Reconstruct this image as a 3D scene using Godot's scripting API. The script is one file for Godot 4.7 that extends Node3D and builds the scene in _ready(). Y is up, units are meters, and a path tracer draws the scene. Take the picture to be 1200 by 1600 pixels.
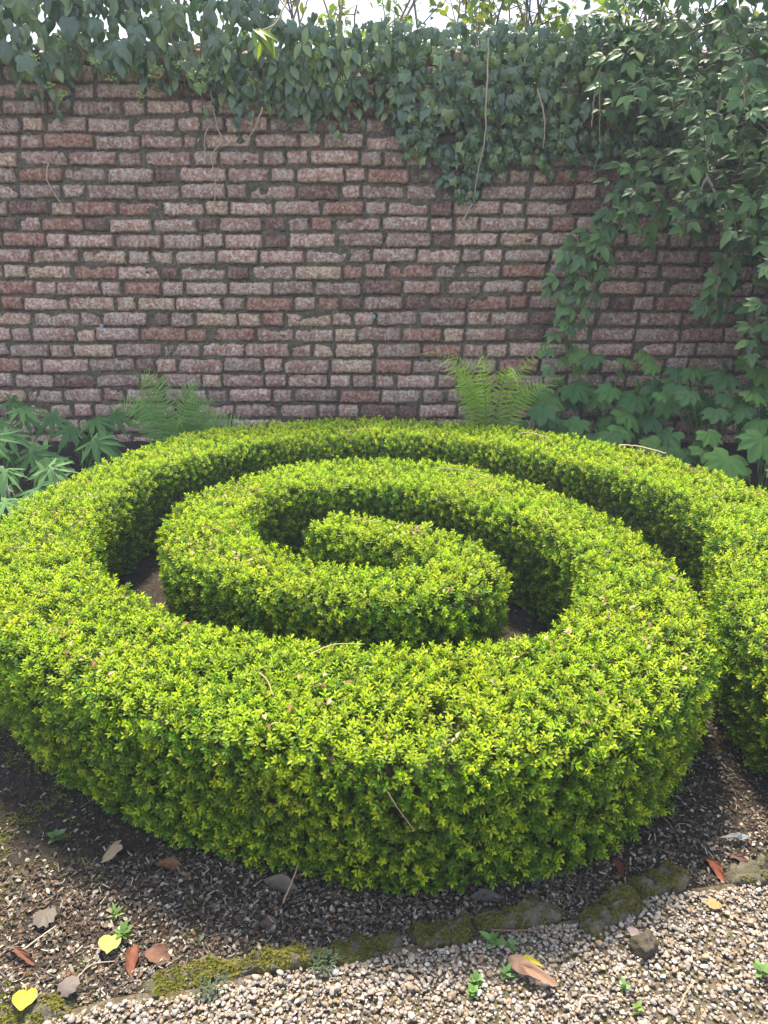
extends Node3D

const WALL_Z := -3.79
const HEDGE_H := 0.287
const UP := Vector3.UP

var rng := RandomNumberGenerator.new()
var noise := FastNoiseLite.new()
var names := {}
var tex := {}

# ------------------------------------------------------------------ helpers
class Shape:
	var v := PackedVector3Array()
	var c := PackedColorArray()
	var ix := PackedInt32Array()
	func add(p: Vector3, col := Color.WHITE) -> int:
		v.append(p)
		c.append(col)
		return v.size() - 1
	func tri(a: int, b: int, d: int) -> void:
		ix.append(a)
		ix.append(b)
		ix.append(d)
	func quad(a: int, b: int, d: int, e: int) -> void:
		tri(a, b, d)
		tri(a, d, e)
	func merge(o: Shape, xf: Transform3D) -> void:
		var k := v.size()
		for p in o.v:
			v.append(xf * p)
		c.append_array(o.c)
		for i in o.ix:
			ix.append(i + k)
	func arrays() -> Array:
		var n := PackedVector3Array()
		n.resize(v.size())
		for i in range(0, ix.size(), 3):
			var a := ix[i]
			var b := ix[i + 1]
			var d := ix[i + 2]
			var f := (v[d] - v[a]).cross(v[b] - v[a])
			n[a] += f
			n[b] += f
			n[d] += f
		for i in n.size():
			n[i] = n[i].normalized() if n[i].length_squared() > 1e-20 else Vector3.UP
		var arr := []
		arr.resize(Mesh.ARRAY_MAX)
		arr[Mesh.ARRAY_VERTEX] = v
		arr[Mesh.ARRAY_NORMAL] = n
		arr[Mesh.ARRAY_COLOR] = c
		arr[Mesh.ARRAY_INDEX] = ix
		return arr
	func mesh(m: Material = null) -> ArrayMesh:
		var r := ArrayMesh.new()
		r.add_surface_from_arrays(Mesh.PRIMITIVE_TRIANGLES, arrays())
		if m:
			r.surface_set_material(0, m)
		return r

func numbered(called: String) -> String:
	var k: int = names.get(called, 0)
	names[called] = k + 1
	return called if k == 0 else "%s_%03d" % [called, k]

func tag(o: Node3D, label: String, category := "", group := "", kind := "") -> Node3D:
	if label:
		o.set_meta("label", label)
	if category:
		o.set_meta("category", category)
	if group:
		o.set_meta("group", group)
	if kind:
		o.set_meta("kind", kind)
	return o

func thing(called: String, label: String, category: String, at := Vector3.ZERO, group := "") -> Node3D:
	var o := Node3D.new()
	o.name = numbered(called)
	add_child(o)
	o.position = at
	tag(o, label, category, group)
	return o

func part(called: String, mesh: Mesh, parent: Node3D, xf := Transform3D.IDENTITY, m: Material = null) -> MeshInstance3D:
	var o := MeshInstance3D.new()
	o.name = called
	o.mesh = mesh
	if m:
		o.material_override = m
	o.transform = xf
	parent.add_child(o, true)
	return o

func solo(called: String, mesh: Mesh, label: String, category: String, xf := Transform3D.IDENTITY, group := "", kind := "") -> MeshInstance3D:
	var o := MeshInstance3D.new()
	o.name = numbered(called)
	o.mesh = mesh
	add_child(o)
	o.transform = xf
	tag(o, label, category, group, kind)
	return o

func copies(called: String, mesh: Mesh, parent: Node3D, where: Array, tints: PackedColorArray) -> MultiMeshInstance3D:
	var mm := MultiMesh.new()
	mm.transform_format = MultiMesh.TRANSFORM_3D
	mm.use_colors = true
	mm.mesh = mesh
	mm.instance_count = where.size()
	for i in where.size():
		mm.set_instance_transform(i, where[i])
		mm.set_instance_color(i, tints[i])
	var o := MultiMeshInstance3D.new()
	o.name = called
	o.multimesh = mm
	parent.add_child(o, true)
	o.set_meta("kind", "stuff")
	return o

func lin(r: float, g: float, b: float) -> Color:
	return Color(r, g, b).linear_to_srgb()

func rr(a: float, b: float) -> float:
	return rng.randf_range(a, b)

func jit(k: float) -> Vector3:
	return Vector3(rr(-k, k), rr(-k, k), rr(-k, k))

func facing(along: Vector3, out: Vector3) -> Basis:   # y runs along, z looks out
	var y := along.normalized()
	var z := (out - y * out.dot(y))
	if z.length() < 0.01:
		z = y.cross(Vector3(0.3, 0.5, 0.8))
	z = z.normalized()
	return Basis(y.cross(z), y, z)

func leaf_mat(called: String, rough: float, back: Color, spec := 0.5) -> StandardMaterial3D:
	var m := StandardMaterial3D.new()
	m.resource_name = called
	m.vertex_color_use_as_albedo = true
	m.roughness = rough
	m.metallic_specular = spec
	m.backlight_enabled = true
	m.backlight = back
	m.cull_mode = BaseMaterial3D.CULL_DISABLED
	return m

func plain(called: String, col: Color, rough: float, vertex := false) -> StandardMaterial3D:
	var m := StandardMaterial3D.new()
	m.resource_name = called
	m.albedo_color = col
	m.roughness = rough
	m.vertex_color_use_as_albedo = vertex
	m.metallic_specular = 0.3
	return m

# leaf along +y, upper face +z: stations are [t, half width as a share of w]
func add_leaf(s: Shape, xf: Transform3D, l: float, w: float, fold: float, curl: float, col: Color, st: Array) -> void:
	var b := s.add(xf * Vector3.ZERO, col)
	var tip := s.add(xf * Vector3(0, l, -curl * l), col)
	var pm := b
	var pl := b
	var pr := b
	for k in st:
		var t: float = k[0]
		var hw: float = k[1] * w * 0.5
		var z := -curl * l * t * t
		var mi := s.add(xf * Vector3(0, l * t, z), col)
		var le := s.add(xf * Vector3(-hw, l * t, z + fold * hw), col)
		var ri := s.add(xf * Vector3(hw, l * t, z + fold * hw), col)
		if pm == b:
			s.tri(b, le, mi)
			s.tri(b, mi, ri)
		else:
			s.quad(pm, pl, le, mi)
			s.quad(pm, mi, ri, pr)
		pm = mi
		pl = le
		pr = ri
	s.tri(pm, pl, tip)
	s.tri(pm, tip, pr)

# lobed leaf spread from its petiole at the origin, tip along +y, upper face +z
func lobed(half: Array, size: float, crease: float, droop: float, col: Color, r: RandomNumberGenerator, ring := false) -> Shape:
	var pts := []
	for k in half:
		pts.append([deg_to_rad(k[0]), float(k[1])])
	for i in range(half.size() - 1, 0, -1):
		pts.append([-deg_to_rad(half[i][0]), float(half[i][1])])
	var s := Shape.new()
	var n := pts.size()
	var mid := s.add(Vector3.ZERO, col)
	var first := []
	var outer := []
	var side_tilt := r.randf_range(-0.15, 0.15)
	for i in n:
		var a: float = pts[i][0]
		var q: float = pts[i][1] * (1.0 + r.randf_range(-0.06, 0.06))
		var x := sin(a) * q
		var y := cos(a) * q
		var lobe := 0.5 - 0.5 * cos(a * 9.0)
		var z := -droop * q * q + side_tilt * x + r.randf_range(-0.03, 0.03)
		outer.append(s.add(Vector3(x, y, z + crease * lobe * 0.4) * size, col))
		if ring:
			first.append(s.add(Vector3(x * 0.52, y * 0.52, -droop * q * q * 0.2 + side_tilt * x * 0.5 + crease * lobe) * size, col))
	for i in n:
		var j := (i + 1) % n
		if ring:
			s.tri(mid, first[j], first[i])
			s.quad(first[i], first[j], outer[j], outer[i])
		else:
			s.tri(mid, outer[j], outer[i])
	return s

func add_tube(s: Shape, pts: Array, r0: float, r1: float, col := Color.WHITE, sides := 5) -> void:
	var rings := []
	var n := pts.size()
	for i in n:
		var p: Vector3 = pts[i]
		var d: Vector3 = (pts[mini(i + 1, n - 1)] - pts[maxi(i - 1, 0)])
		var bs := facing(d, Vector3(0.37, 0.21, 0.9))
		var rad := lerpf(r0, r1, float(i) / maxf(n - 1, 1))
		var ring := []
		for k in sides:
			var a := TAU * k / sides
			ring.append(s.add(p + bs.x * cos(a) * rad + bs.z * sin(a) * rad, col))
		rings.append(ring)
	for i in n - 1:
		for k in sides:
			var j := (k + 1) % sides
			s.quad(rings[i][k], rings[i][j], rings[i + 1][j], rings[i + 1][k])
	var e := s.add(pts[n - 1], col)
	for k in sides:
		s.tri(rings[n - 1][k], rings[n - 1][(k + 1) % sides], e)

func bend(ctrl: Array, n: int, wob := 0.0) -> Array:   # smooth points through the control points
	var out := []
	var m := ctrl.size()
	for i in n + 1:
		var u := float(i) / n * (m - 1)
		var k := mini(int(u), m - 2)
		var t := u - k
		var p0: Vector3 = ctrl[maxi(k - 1, 0)]
		var p1: Vector3 = ctrl[k]
		var p2: Vector3 = ctrl[k + 1]
		var p3: Vector3 = ctrl[mini(k + 2, m - 1)]
		out.append(p1.cubic_interpolate(p2, p0, p3, t) + jit(wob))
	return out

func picture(size: int, seed_: int, freq: float, oct: int, kind := FastNoiseLite.TYPE_SIMPLEX_SMOOTH) -> PackedByteArray:
	var f := FastNoiseLite.new()
	f.seed = seed_
	f.noise_type = kind
	f.frequency = freq
	f.fractal_octaves = oct
	var im := f.get_seamless_image(size, size)
	im.convert(Image.FORMAT_L8)
	return im.get_data()

func texture_from(size: int, bytes: PackedByteArray, grey := false) -> ImageTexture:
	return ImageTexture.create_from_image(Image.create_from_data(size, size, false, Image.FORMAT_L8 if grey else Image.FORMAT_RGB8, bytes))

func surface(called: String, color_tex: Texture2D, bump: Texture2D, bump_cm: float, scale: float, tint: Color, rough: float, offset := Vector3.ZERO) -> StandardMaterial3D:
	var m := StandardMaterial3D.new()
	m.resource_name = called
	m.albedo_color = tint
	m.albedo_texture = color_tex
	m.roughness = rough
	m.metallic_specular = 0.25
	m.uv1_triplanar = true
	m.uv1_world_triplanar = true
	m.uv1_scale = Vector3.ONE * scale
	m.uv1_offset = offset
	if bump:
		m.heightmap_enabled = true
		m.heightmap_texture = bump
		m.heightmap_scale = bump_cm
	return m

func curve_at(list: Array, x: float) -> float:
	if x <= list[0][0]:
		return list[0][1]
	for i in list.size() - 1:
		if x <= list[i + 1][0]:
			return lerpf(list[i][1], list[i + 1][1], smoothstep(0, 1, (x - list[i][0]) / (list[i + 1][0] - list[i][0])))
	return list[-1][1]

# ------------------------------------------------------------------ textures
func make_textures() -> void:
	var n := 1024
	var a := picture(n, 11, 0.006, 4)      # broad patches
	var b := picture(n, 12, 0.022, 5)      # mottling
	var g := picture(n, 13, 0.11, 3)       # grain
	var d := picture(n, 14, 0.012, 3)      # lichen clusters
	var col := PackedByteArray()
	col.resize(n * n * 3)
	var hgt := PackedByteArray()
	hgt.resize(n * n)
	for i in n * n:
		var film := clampf((a[i] * 1.7 + b[i] * 0.7 + g[i] * 0.12 - 235.0) / 210.0, 0.0, 1.0)
		var pit := clampf((70.0 - g[i] - (b[i] - 128) * 0.7) / 30.0, 0.0, 1.0)
		var spot := 1.0 if g[i] + (d[i] - 128) * 0.95 > 238.0 else 0.0
		var lime := clampf((d[i] + (b[i] - 128) * 0.5 - 168.0) / 30.0, 0.0, 1.0) * 0.7
		var r := lerpf(lerpf(180, 214, film), 226, lime)
		var gg := lerpf(lerpf(148, 198, film), 222, lime)
		var bb := lerpf(lerpf(138, 190, film), 216, lime)
		var dark := lerpf(1.0, 0.45, pit) * lerpf(0.90, 1.06, b[i] / 255.0)
		r = lerpf(r * dark, 250, spot)
		gg = lerpf(gg * dark, 250, spot)
		bb = lerpf(bb * dark, 246, spot)
		col[i * 3] = clampi(int(r), 0, 255)
		col[i * 3 + 1] = clampi(int(gg), 0, 255)
		col[i * 3 + 2] = clampi(int(bb), 0, 255)
		hgt[i] = clampi(int(b[i] * 0.55 + g[i] * 0.45 - pit * 60.0), 0, 255)
	tex.brick = texture_from(n, col)
	tex.brick_h = texture_from(n, hgt, true)
	n = 512
	var e := picture(n, 21, 0.03, 5)
	var f := picture(n, 22, 0.15, 3)
	var h := picture(n, 23, 0.012, 3)
	var m1 := PackedByteArray()
	m1.resize(n * n * 3)
	var s1 := PackedByteArray()
	s1.resize(n * n * 3)
	var k1 := PackedByteArray()
	k1.resize(n * n * 3)
	var hh := PackedByteArray()
	hh.resize(n * n)
	for i in n * n:
		var t := (e[i] * 0.6 + f[i] * 0.4) / 255.0
		var moss := clampf((h[i] - 140.0) / 40.0, 0.0, 1.0) * clampf((f[i] - 90.0) / 60.0, 0.0, 1.0)
		var q := lerpf(60, 168, t)
		m1[i * 3] = int(lerpf(q, q * 0.72, moss))
		m1[i * 3 + 1] = int(lerpf(q * 0.95, q * 0.78, moss))
		m1[i * 3 + 2] = int(lerpf(q * 0.86, q * 0.5, moss))
		var p := lerpf(70, 175, t)
		s1[i * 3] = int(p)
		s1[i * 3 + 1] = int(p * 0.91)
		s1[i * 3 + 2] = int(p * 0.82)
		var w := lerpf(90, 200, t)
		k1[i * 3] = int(lerpf(w, w * 0.8, moss))
		k1[i * 3 + 1] = int(lerpf(w * 0.96, w * 0.82, moss))
		k1[i * 3 + 2] = int(lerpf(w * 0.88, w * 0.5, moss))
		hh[i] = int(t * 255)
	tex.mortar = texture_from(n, m1)
	tex.soil = texture_from(n, s1)
	tex.stone = texture_from(n, k1)
	tex.rough_h = texture_from(n, hh, true)

# ------------------------------------------------------------------ ground
const EDGE := [[-3.0, -0.45], [-0.55, -0.72], [-0.315, -0.775], [-0.1, -0.82], [0.05, -0.85], [0.28, -0.895], [0.48, -0.955], [0.66, -0.98], [1.5, -1.08], [3.0, -1.2]]

func ground_y(x: float, z: float) -> float:
	var y := noise.get_noise_2d(x * 260.0, z * 260.0) * 0.006 + noise.get_noise_2d(x * 60.0 + 40.0, z * 60.0) * 0.008
	return y

func build_ground() -> void:
	var s := Shape.new()
	var xs := []
	var zs := []
	for k in 221:
		xs.append(-2.0 + 4.0 * k / 220.0)
	for k in 241:
		zs.append(-4.1 + 4.1 * k / 240.0)
	xs = [-30.0, -12.0, -5.0] + xs + [5.0, 12.0, 30.0]
	zs = [-30.0, -14.0, -8.0] + zs + [2.0, 8.0, 24.0]
	var w := xs.size()
	for z in zs:
		for x in xs:
			var inside: bool = absf(x) <= 2.0 and z >= -4.1 and z <= 0.0
			s.add(Vector3(x, ground_y(x, z) if inside else 0.0, z))
	for j in zs.size() - 1:
		for i in w - 1:
			s.quad(j * w + i, j * w + i + 1, (j + 1) * w + i + 1, (j + 1) * w + i)
	var soil := surface("soil", tex.soil, tex.rough_h, 0.8, 3.1, lin(0.17, 0.16, 0.15), 0.95)
	solo("ground", s.mesh(soil), "dark bare soil bed around the spiral hedge and below the wall", "soil", Transform3D.IDENTITY, "", "structure")
	# gravel path: a sheet of grit, then the stones on it
	var p := Shape.new()
	var cols := 160
	for i in cols + 1:
		var x := -3.0 + 6.0 * i / cols
		var z0 := curve_at(EDGE, x)
		for j in 24:
			var z := lerpf(z0, 0.8, j / 23.0)
			p.add(Vector3(x, 0.0075 + noise.get_noise_2d(x * 90.0, z * 90.0) * 0.004, z))
	for i in cols:
		for j in 23:
			p.quad(i * 24 + j, (i + 1) * 24 + j, (i + 1) * 24 + j + 1, i * 24 + j + 1)
	var grit := surface("grit", tex.stone, tex.rough_h, 0.6, 5.3, lin(0.42, 0.36, 0.30), 0.95)
	solo("gravel_path", p.mesh(grit), "pale gravel path in front of the mossy edging stones", "path", Transform3D.IDENTITY, "", "structure")

func pebble(seed_: int) -> Shape:
	var sp := SphereMesh.new()
	sp.radius = 0.5
	sp.height = 1.0
	sp.radial_segments = 9
	sp.rings = 5
	var arr := sp.get_mesh_arrays()
	var f := FastNoiseLite.new()
	f.seed = seed_
	f.frequency = 0.9
	var s := Shape.new()
	var keep := {}
	var src: PackedVector3Array = arr[Mesh.ARRAY_VERTEX]
	var map := []
	for p in src:
		var key := Vector3i((p * 1000.0).round())
		if not keep.has(key):
			var q := p * (1.0 + f.get_noise_3dv(p * 2.2) * 0.75)
			var cut := Vector3(0.62, 0.55, 0.56).normalized()
			q -= cut * maxf(q.dot(cut) - 0.36, 0.0)
			cut = Vector3(-0.7, 0.5, -0.4).normalized()
			q -= cut * maxf(q.dot(cut) - 0.33, 0.0)
			q.x = clampf(q.x, -0.40, 0.42)
			q.y = clampf(q.y, -0.34, 0.36)
			q.z = clampf(q.z, -0.42, 0.40)
			keep[key] = s.add(q)
		map.append(keep[key])
	var si: PackedInt32Array = arr[Mesh.ARRAY_INDEX]
	for i in range(0, si.size(), 3):
		if map[si[i]] != map[si[i + 1]] and map[si[i + 1]] != map[si[i + 2]] and map[si[i]] != map[si[i + 2]]:
			s.tri(map[si[i]], map[si[i + 1]], map[si[i + 2]])
	return s

func build_gravel() -> void:
	var m := plain("pebble", Color.WHITE, 0.62, true)
	m.roughness = 0.6
	var root := Node3D.new()
	root.name = "gravel"
	add_child(root)
	tag(root, "loose pale pebbles of the gravel path", "gravel", "", "stuff")
	var tones := [Color(0.43, 0.36, 0.30), Color(0.38, 0.30, 0.23), Color(0.33, 0.25, 0.17), Color(0.55, 0.50, 0.46), Color(0.41, 0.32, 0.27), Color(0.24, 0.21, 0.19), Color(0.33, 0.29, 0.26), Color(0.39, 0.27, 0.17), Color(0.46, 0.40, 0.34), Color(0.29, 0.25, 0.22), Color(0.37, 0.30, 0.26)]
	for variant in 3:
		var where := []
		var tints := PackedColorArray()
		var count := 30000
		for k in count:
			var x := rr(-1.5, 1.5)
			var z0 := curve_at(EDGE, x)
			var z := lerpf(z0 + 0.012, -0.15, pow(rng.randf(), 1.25))
			var size := lerpf(0.0026, 0.0078, pow(rng.randf(), 1.5)) * (1.6 if rng.randf() < 0.05 else 1.0)
			var y := 0.008 + size * 0.22 + (rr(0.001, 0.006) if rng.randf() < 0.6 else 0.0)
			var bs := Basis.from_euler(Vector3(rr(-0.5, 0.5), rr(0, TAU), rr(-0.5, 0.5))).scaled_local(Vector3(size * rr(0.85, 1.5), size * rr(0.35, 0.65), size))
			where.append(Transform3D(bs, Vector3(x, y, z)))
			var c: Color = tones[rng.randi() % tones.size()] * rr(0.52, 0.80)
			c.a = 1.0
			tints.append(c)
		for k in 700:      # strays thrown over the edging on to the soil
			var x := rr(-1.3, 1.3)
			var z := curve_at(EDGE, x) - absf(rng.randfn(0, 0.07))
			var size := rr(0.003, 0.0075)
			var bs := Basis.from_euler(Vector3(rr(-0.5, 0.5), rr(0, TAU), rr(-0.5, 0.5))).scaled_local(Vector3(size * rr(0.85, 1.4), size * 0.65, size))
			where.append(Transform3D(bs, Vector3(x, ground_y(x, z) + size * 0.18, z)))
			var c: Color = tones[rng.randi() % tones.size()] * rr(0.5, 0.8)
			c.a = 1.0
			tints.append(c)
		copies("pebbles", pebble(40 + variant).mesh(m), root, where, tints)

func build_litter() -> void:
	# bits of dead leaf, bark and stalk on the soil
	var m := leaf_mat("dead_leaf_bits", 0.85, Color(0.15, 0.12, 0.1), 0.2)
	var root := Node3D.new()
	root.name = "leaf_litter"
	add_child(root)
	tag(root, "small bits of dead leaf and bark strewn on the soil", "litter", "", "stuff")
	var tones := [Color(0.13, 0.10, 0.075), Color(0.19, 0.15, 0.11), Color(0.07, 0.05, 0.038), Color(0.34, 0.29, 0.23), Color(0.09, 0.07, 0.062), Color(0.14, 0.075, 0.045), Color(0.22, 0.20, 0.17), Color(0.055, 0.043, 0.035), Color(0.08, 0.06, 0.045), Color(0.11, 0.085, 0.065)]
	var shapes := []
	var chip := Shape.new()
	add_leaf(chip, Transform3D.IDENTITY, 1.0, 0.55, 0.5, 0.35, Color.WHITE, [[0.25, 0.9], [0.6, 1.0], [0.85, 0.55]])
	shapes.append(chip)
	var sliver := Shape.new()
	add_leaf(sliver, Transform3D.IDENTITY, 1.0, 0.18, 0.8, -0.2, Color.WHITE, [[0.2, 0.9], [0.55, 0.7], [0.8, 0.9]])
	shapes.append(sliver)
	var torn := lobed([[0, 1.0], [20, 0.6], [45, 0.75], [80, 0.5], [110, 0.7], [150, 0.4], [175, 0.5]], 0.6, 0.2, 0.3, Color.WHITE, rng)
	shapes.append(torn)
	for v in 3:
		var where := []
		var tints := PackedColorArray()
		for k in [22000, 20000, 12000][v]:
			var x := rr(-1.35, 1.35)
			var e := curve_at(EDGE, x)
			var z := e - 0.005 - pow(rng.randf(), 1.35) * 1.1
			if rng.randf() < 0.6:
				z = e - 0.005 - rng.randf() * (0.28 if x < 0.35 else 0.62)
			elif rng.randf() < 0.3:
				z = rr(-3.7, -0.8)
			if z > e:
				continue
			var size: float = [rr(0.003, 0.011), rr(0.004, 0.016), rr(0.003, 0.010)][v]
			var bs := facing(Vector3(rr(-1, 1), rr(-0.15, 0.25), rr(-1, 1)), UP + jit(0.55)).scaled_local(Vector3.ONE * size)
			where.append(Transform3D(bs, Vector3(x, ground_y(x, z) + rr(0.001, 0.005), z)))
			var c: Color = tones[rng.randi() % tones.size()] * rr(0.7, 1.2)
			c.a = 1.0
			tints.append(c)
		copies("bits", shapes[v].mesh(m), root, where, tints)
	# crumbs of earth
	var where := []
	var tints := PackedColorArray()
	for k in 42000:
		var x := rr(-1.4, 1.4)
		var e := curve_at(EDGE, x)
		var z := e + 0.01 - pow(rng.randf(), 1.6) * 0.9
		if rng.randf() < 0.2:
			z = rr(-3.7, -0.8)
		var size := 0.0016 + 0.006 * pow(rng.randf(), 3.0)
		where.append(Transform3D(Basis.from_euler(jit(2.0)).scaled_local(Vector3(size * rr(0.8, 1.3), size * 0.8, size)), Vector3(x, ground_y(x, z) + size * 0.2, z)))
		var b := rr(0.4, 1.3)
		tints.append(Color(0.066 * b, 0.058 * b, 0.050 * b))
	copies("crumbs", pebble(61).mesh(plain("earth_crumb", Color.WHITE, 0.95, true)), root, where, tints)

# ------------------------------------------------------------------ hedge
const SPINE := [[-0.15, -1.90, 0.18], [-0.08, -1.88, 0.19], [0.03, -1.83, 0.19], [0.14, -1.76, 0.19], [0.19, -1.64, 0.20], [0.17, -1.56, 0.20], [0.06, -1.52, 0.20], [-0.06, -1.53, 0.20], [-0.19, -1.57, 0.21], [-0.30, -1.63, 0.23], [-0.40, -1.72, 0.26], [-0.45, -1.83, 0.26], [-0.48, -1.96, 0.26], [-0.47, -2.08, 0.25], [-0.41, -2.19, 0.24], [-0.32, -2.28, 0.28], [-0.21, -2.33, 0.32], [-0.08, -2.36, 0.34], [0.05, -2.35, 0.35], [0.17, -2.30, 0.35], [0.27, -2.23, 0.33], [0.36, -2.13, 0.31], [0.43, -2.03, 0.28], [0.50, -1.92, 0.26], [0.54, -1.80, 0.25], [0.57, -1.67, 0.24], [0.56, -1.54, 0.25], [0.53, -1.42, 0.28], [0.48, -1.30, 0.31], [0.40, -1.20, 0.33], [0.29, -1.13, 0.36], [0.17, -1.10, 0.37], [0.04, -1.09, 0.37], [-0.09, -1.11, 0.36], [-0.21, -1.14, 0.35], [-0.34, -1.18, 0.34], [-0.45, -1.24, 0.32], [-0.56, -1.31, 0.32], [-0.65, -1.40, 0.31], [-0.74, -1.50, 0.31], [-0.81, -1.60, 0.31], [-0.86, -1.72, 0.31], [-0.89, -1.85, 0.30], [-0.90, -1.97, 0.29], [-0.90, -2.10, 0.28], [-0.88, -2.23, 0.28], [-0.85, -2.35, 0.26], [-0.80, -2.47, 0.28], [-0.74, -2.59, 0.31], [-0.67, -2.70, 0.34], [-0.58, -2.79, 0.35], [-0.47, -2.85, 0.36], [-0.35, -2.90, 0.36], [-0.22, -2.93, 0.36], [-0.10, -2.95, 0.35], [0.03, -2.94, 0.35], [0.16, -2.92, 0.34], [0.29, -2.88, 0.34], [0.40, -2.83, 0.34], [0.51, -2.76, 0.34], [0.61, -2.68, 0.34], [0.71, -2.59, 0.34], [0.80, -2.50, 0.34], [0.87, -2.39, 0.34], [0.93, -2.28, 0.33], [0.98, -2.16, 0.32], [1.01, -2.03, 0.33], [1.02, -1.91, 0.34], [1.0, -1.78, 0.36], [0.96, -1.62, 0.37], [0.91, -1.47, 0.39], [0.88, -1.34, 0.41], [0.91, -1.22, 0.41], [1.02, -1.12, 0.39], [1.2, -1.06, 0.36]]

var spine_pos := PackedVector3Array()
var spine_dir := PackedVector3Array()
var spine_w := PackedFloat32Array()
const STEP := 0.0108

func trace_spine() -> void:
	var ctrl := []
	for k in SPINE:
		ctrl.append(Vector3(k[0], k[2], k[1]))      # the width rides in y
	var raw := bend(ctrl, 1400)
	var acc := 0.0
	var last: Vector3 = raw[0]
	for p in raw:
		acc += Vector2(p.x - last.x, p.z - last.z).length()
		last = p
		if spine_pos.is_empty() or acc >= STEP:
			spine_pos.append(Vector3(p.x, 0, p.z))
			spine_w.append(p.y)
			acc = 0.0
	for i in spine_pos.size():
		spine_dir.append((spine_pos[mini(i + 2, spine_pos.size() - 1)] - spine_pos[maxi(i - 2, 0)]).normalized())

# point and outward direction of the clipped outline: u runs over the section from one foot to the other
func section(u: float, half: float, inset: float) -> Array:
	var r := 0.016
	var h := HEDGE_H - inset
	var hw := half - inset
	var side := h - r - 0.01
	var arc := r * PI * 0.5
	var top := maxf(2.0 * (hw - r), 0.01)
	var total := 2.0 * side + 2.0 * arc + top
	var d := u * total
	if d < side:
		var y := 0.01 + d
		return [Vector2(-hw + 0.035 * pow(1.0 - y / h, 2.0), y), Vector2(-1, 0.05)]
	d -= side
	if d < arc:
		var a := d / r
		return [Vector2(-hw + r - r * cos(a), h - r + r * sin(a)), Vector2(-cos(a), sin(a))]
	d -= arc
	if d < top:
		return [Vector2(-hw + r + d, h), Vector2(0, 1)]
	d -= top
	if d < arc:
		var a := d / r
		return [Vector2(hw - r + r * sin(a), h - r + r * cos(a)), Vector2(sin(a), cos(a))]
	d -= arc
	var y2 := h - r - d
	return [Vector2(hw - 0.035 * pow(1.0 - y2 / h, 2.0), y2), Vector2(1, 0.05)]

func section_length(half: float, inset: float) -> float:
	return 2.0 * (HEDGE_H - inset - 0.026) + 0.016 * PI + 2.0 * (half - inset - 0.016)

const BOX_LEAF := [[0.3, 0.85], [0.68, 0.92]]

func sprig(seed_: int, hue: int) -> Shape:
	var r := RandomNumberGenerator.new()
	r.seed = seed_
	var s := Shape.new()
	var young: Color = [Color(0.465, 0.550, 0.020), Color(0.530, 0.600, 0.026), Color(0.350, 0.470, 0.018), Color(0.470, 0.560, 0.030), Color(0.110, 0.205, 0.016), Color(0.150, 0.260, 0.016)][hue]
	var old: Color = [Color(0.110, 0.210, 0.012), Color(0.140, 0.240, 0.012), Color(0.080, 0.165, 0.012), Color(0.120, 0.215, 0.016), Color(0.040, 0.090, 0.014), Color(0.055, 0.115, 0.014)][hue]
	var stem := 0.021
	add_tube(s, [Vector3(0, -0.022, 0), Vector3(0.0005, 0.0, 0), Vector3(0, stem, 0.0005)], 0.0011, 0.0006, Color(0.16, 0.20, 0.05), 3)
	var pairs := 5
	for k in pairs:
		var t := float(k) / (pairs - 1)
		var y := stem * lerpf(0.02, 1.0, t)
		for side in 2:
			var az := PI * side + PI * 0.5 * k + r.randf_range(-0.3, 0.3)
			var el := lerpf(1.25, 0.50, t) + r.randf_range(-0.2, 0.2)
			var radial := Vector3(cos(az), 0, sin(az))
			var d := radial * sin(el) + UP * cos(el)
			var n := UP * sin(el) - radial * cos(el)
			var l := lerpf(0.0155, 0.0100, t) * r.randf_range(0.85, 1.15)
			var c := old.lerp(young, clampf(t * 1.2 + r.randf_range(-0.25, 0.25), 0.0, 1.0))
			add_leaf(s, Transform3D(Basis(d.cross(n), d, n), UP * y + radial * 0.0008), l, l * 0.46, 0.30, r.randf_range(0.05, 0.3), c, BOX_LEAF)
	return s

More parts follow.
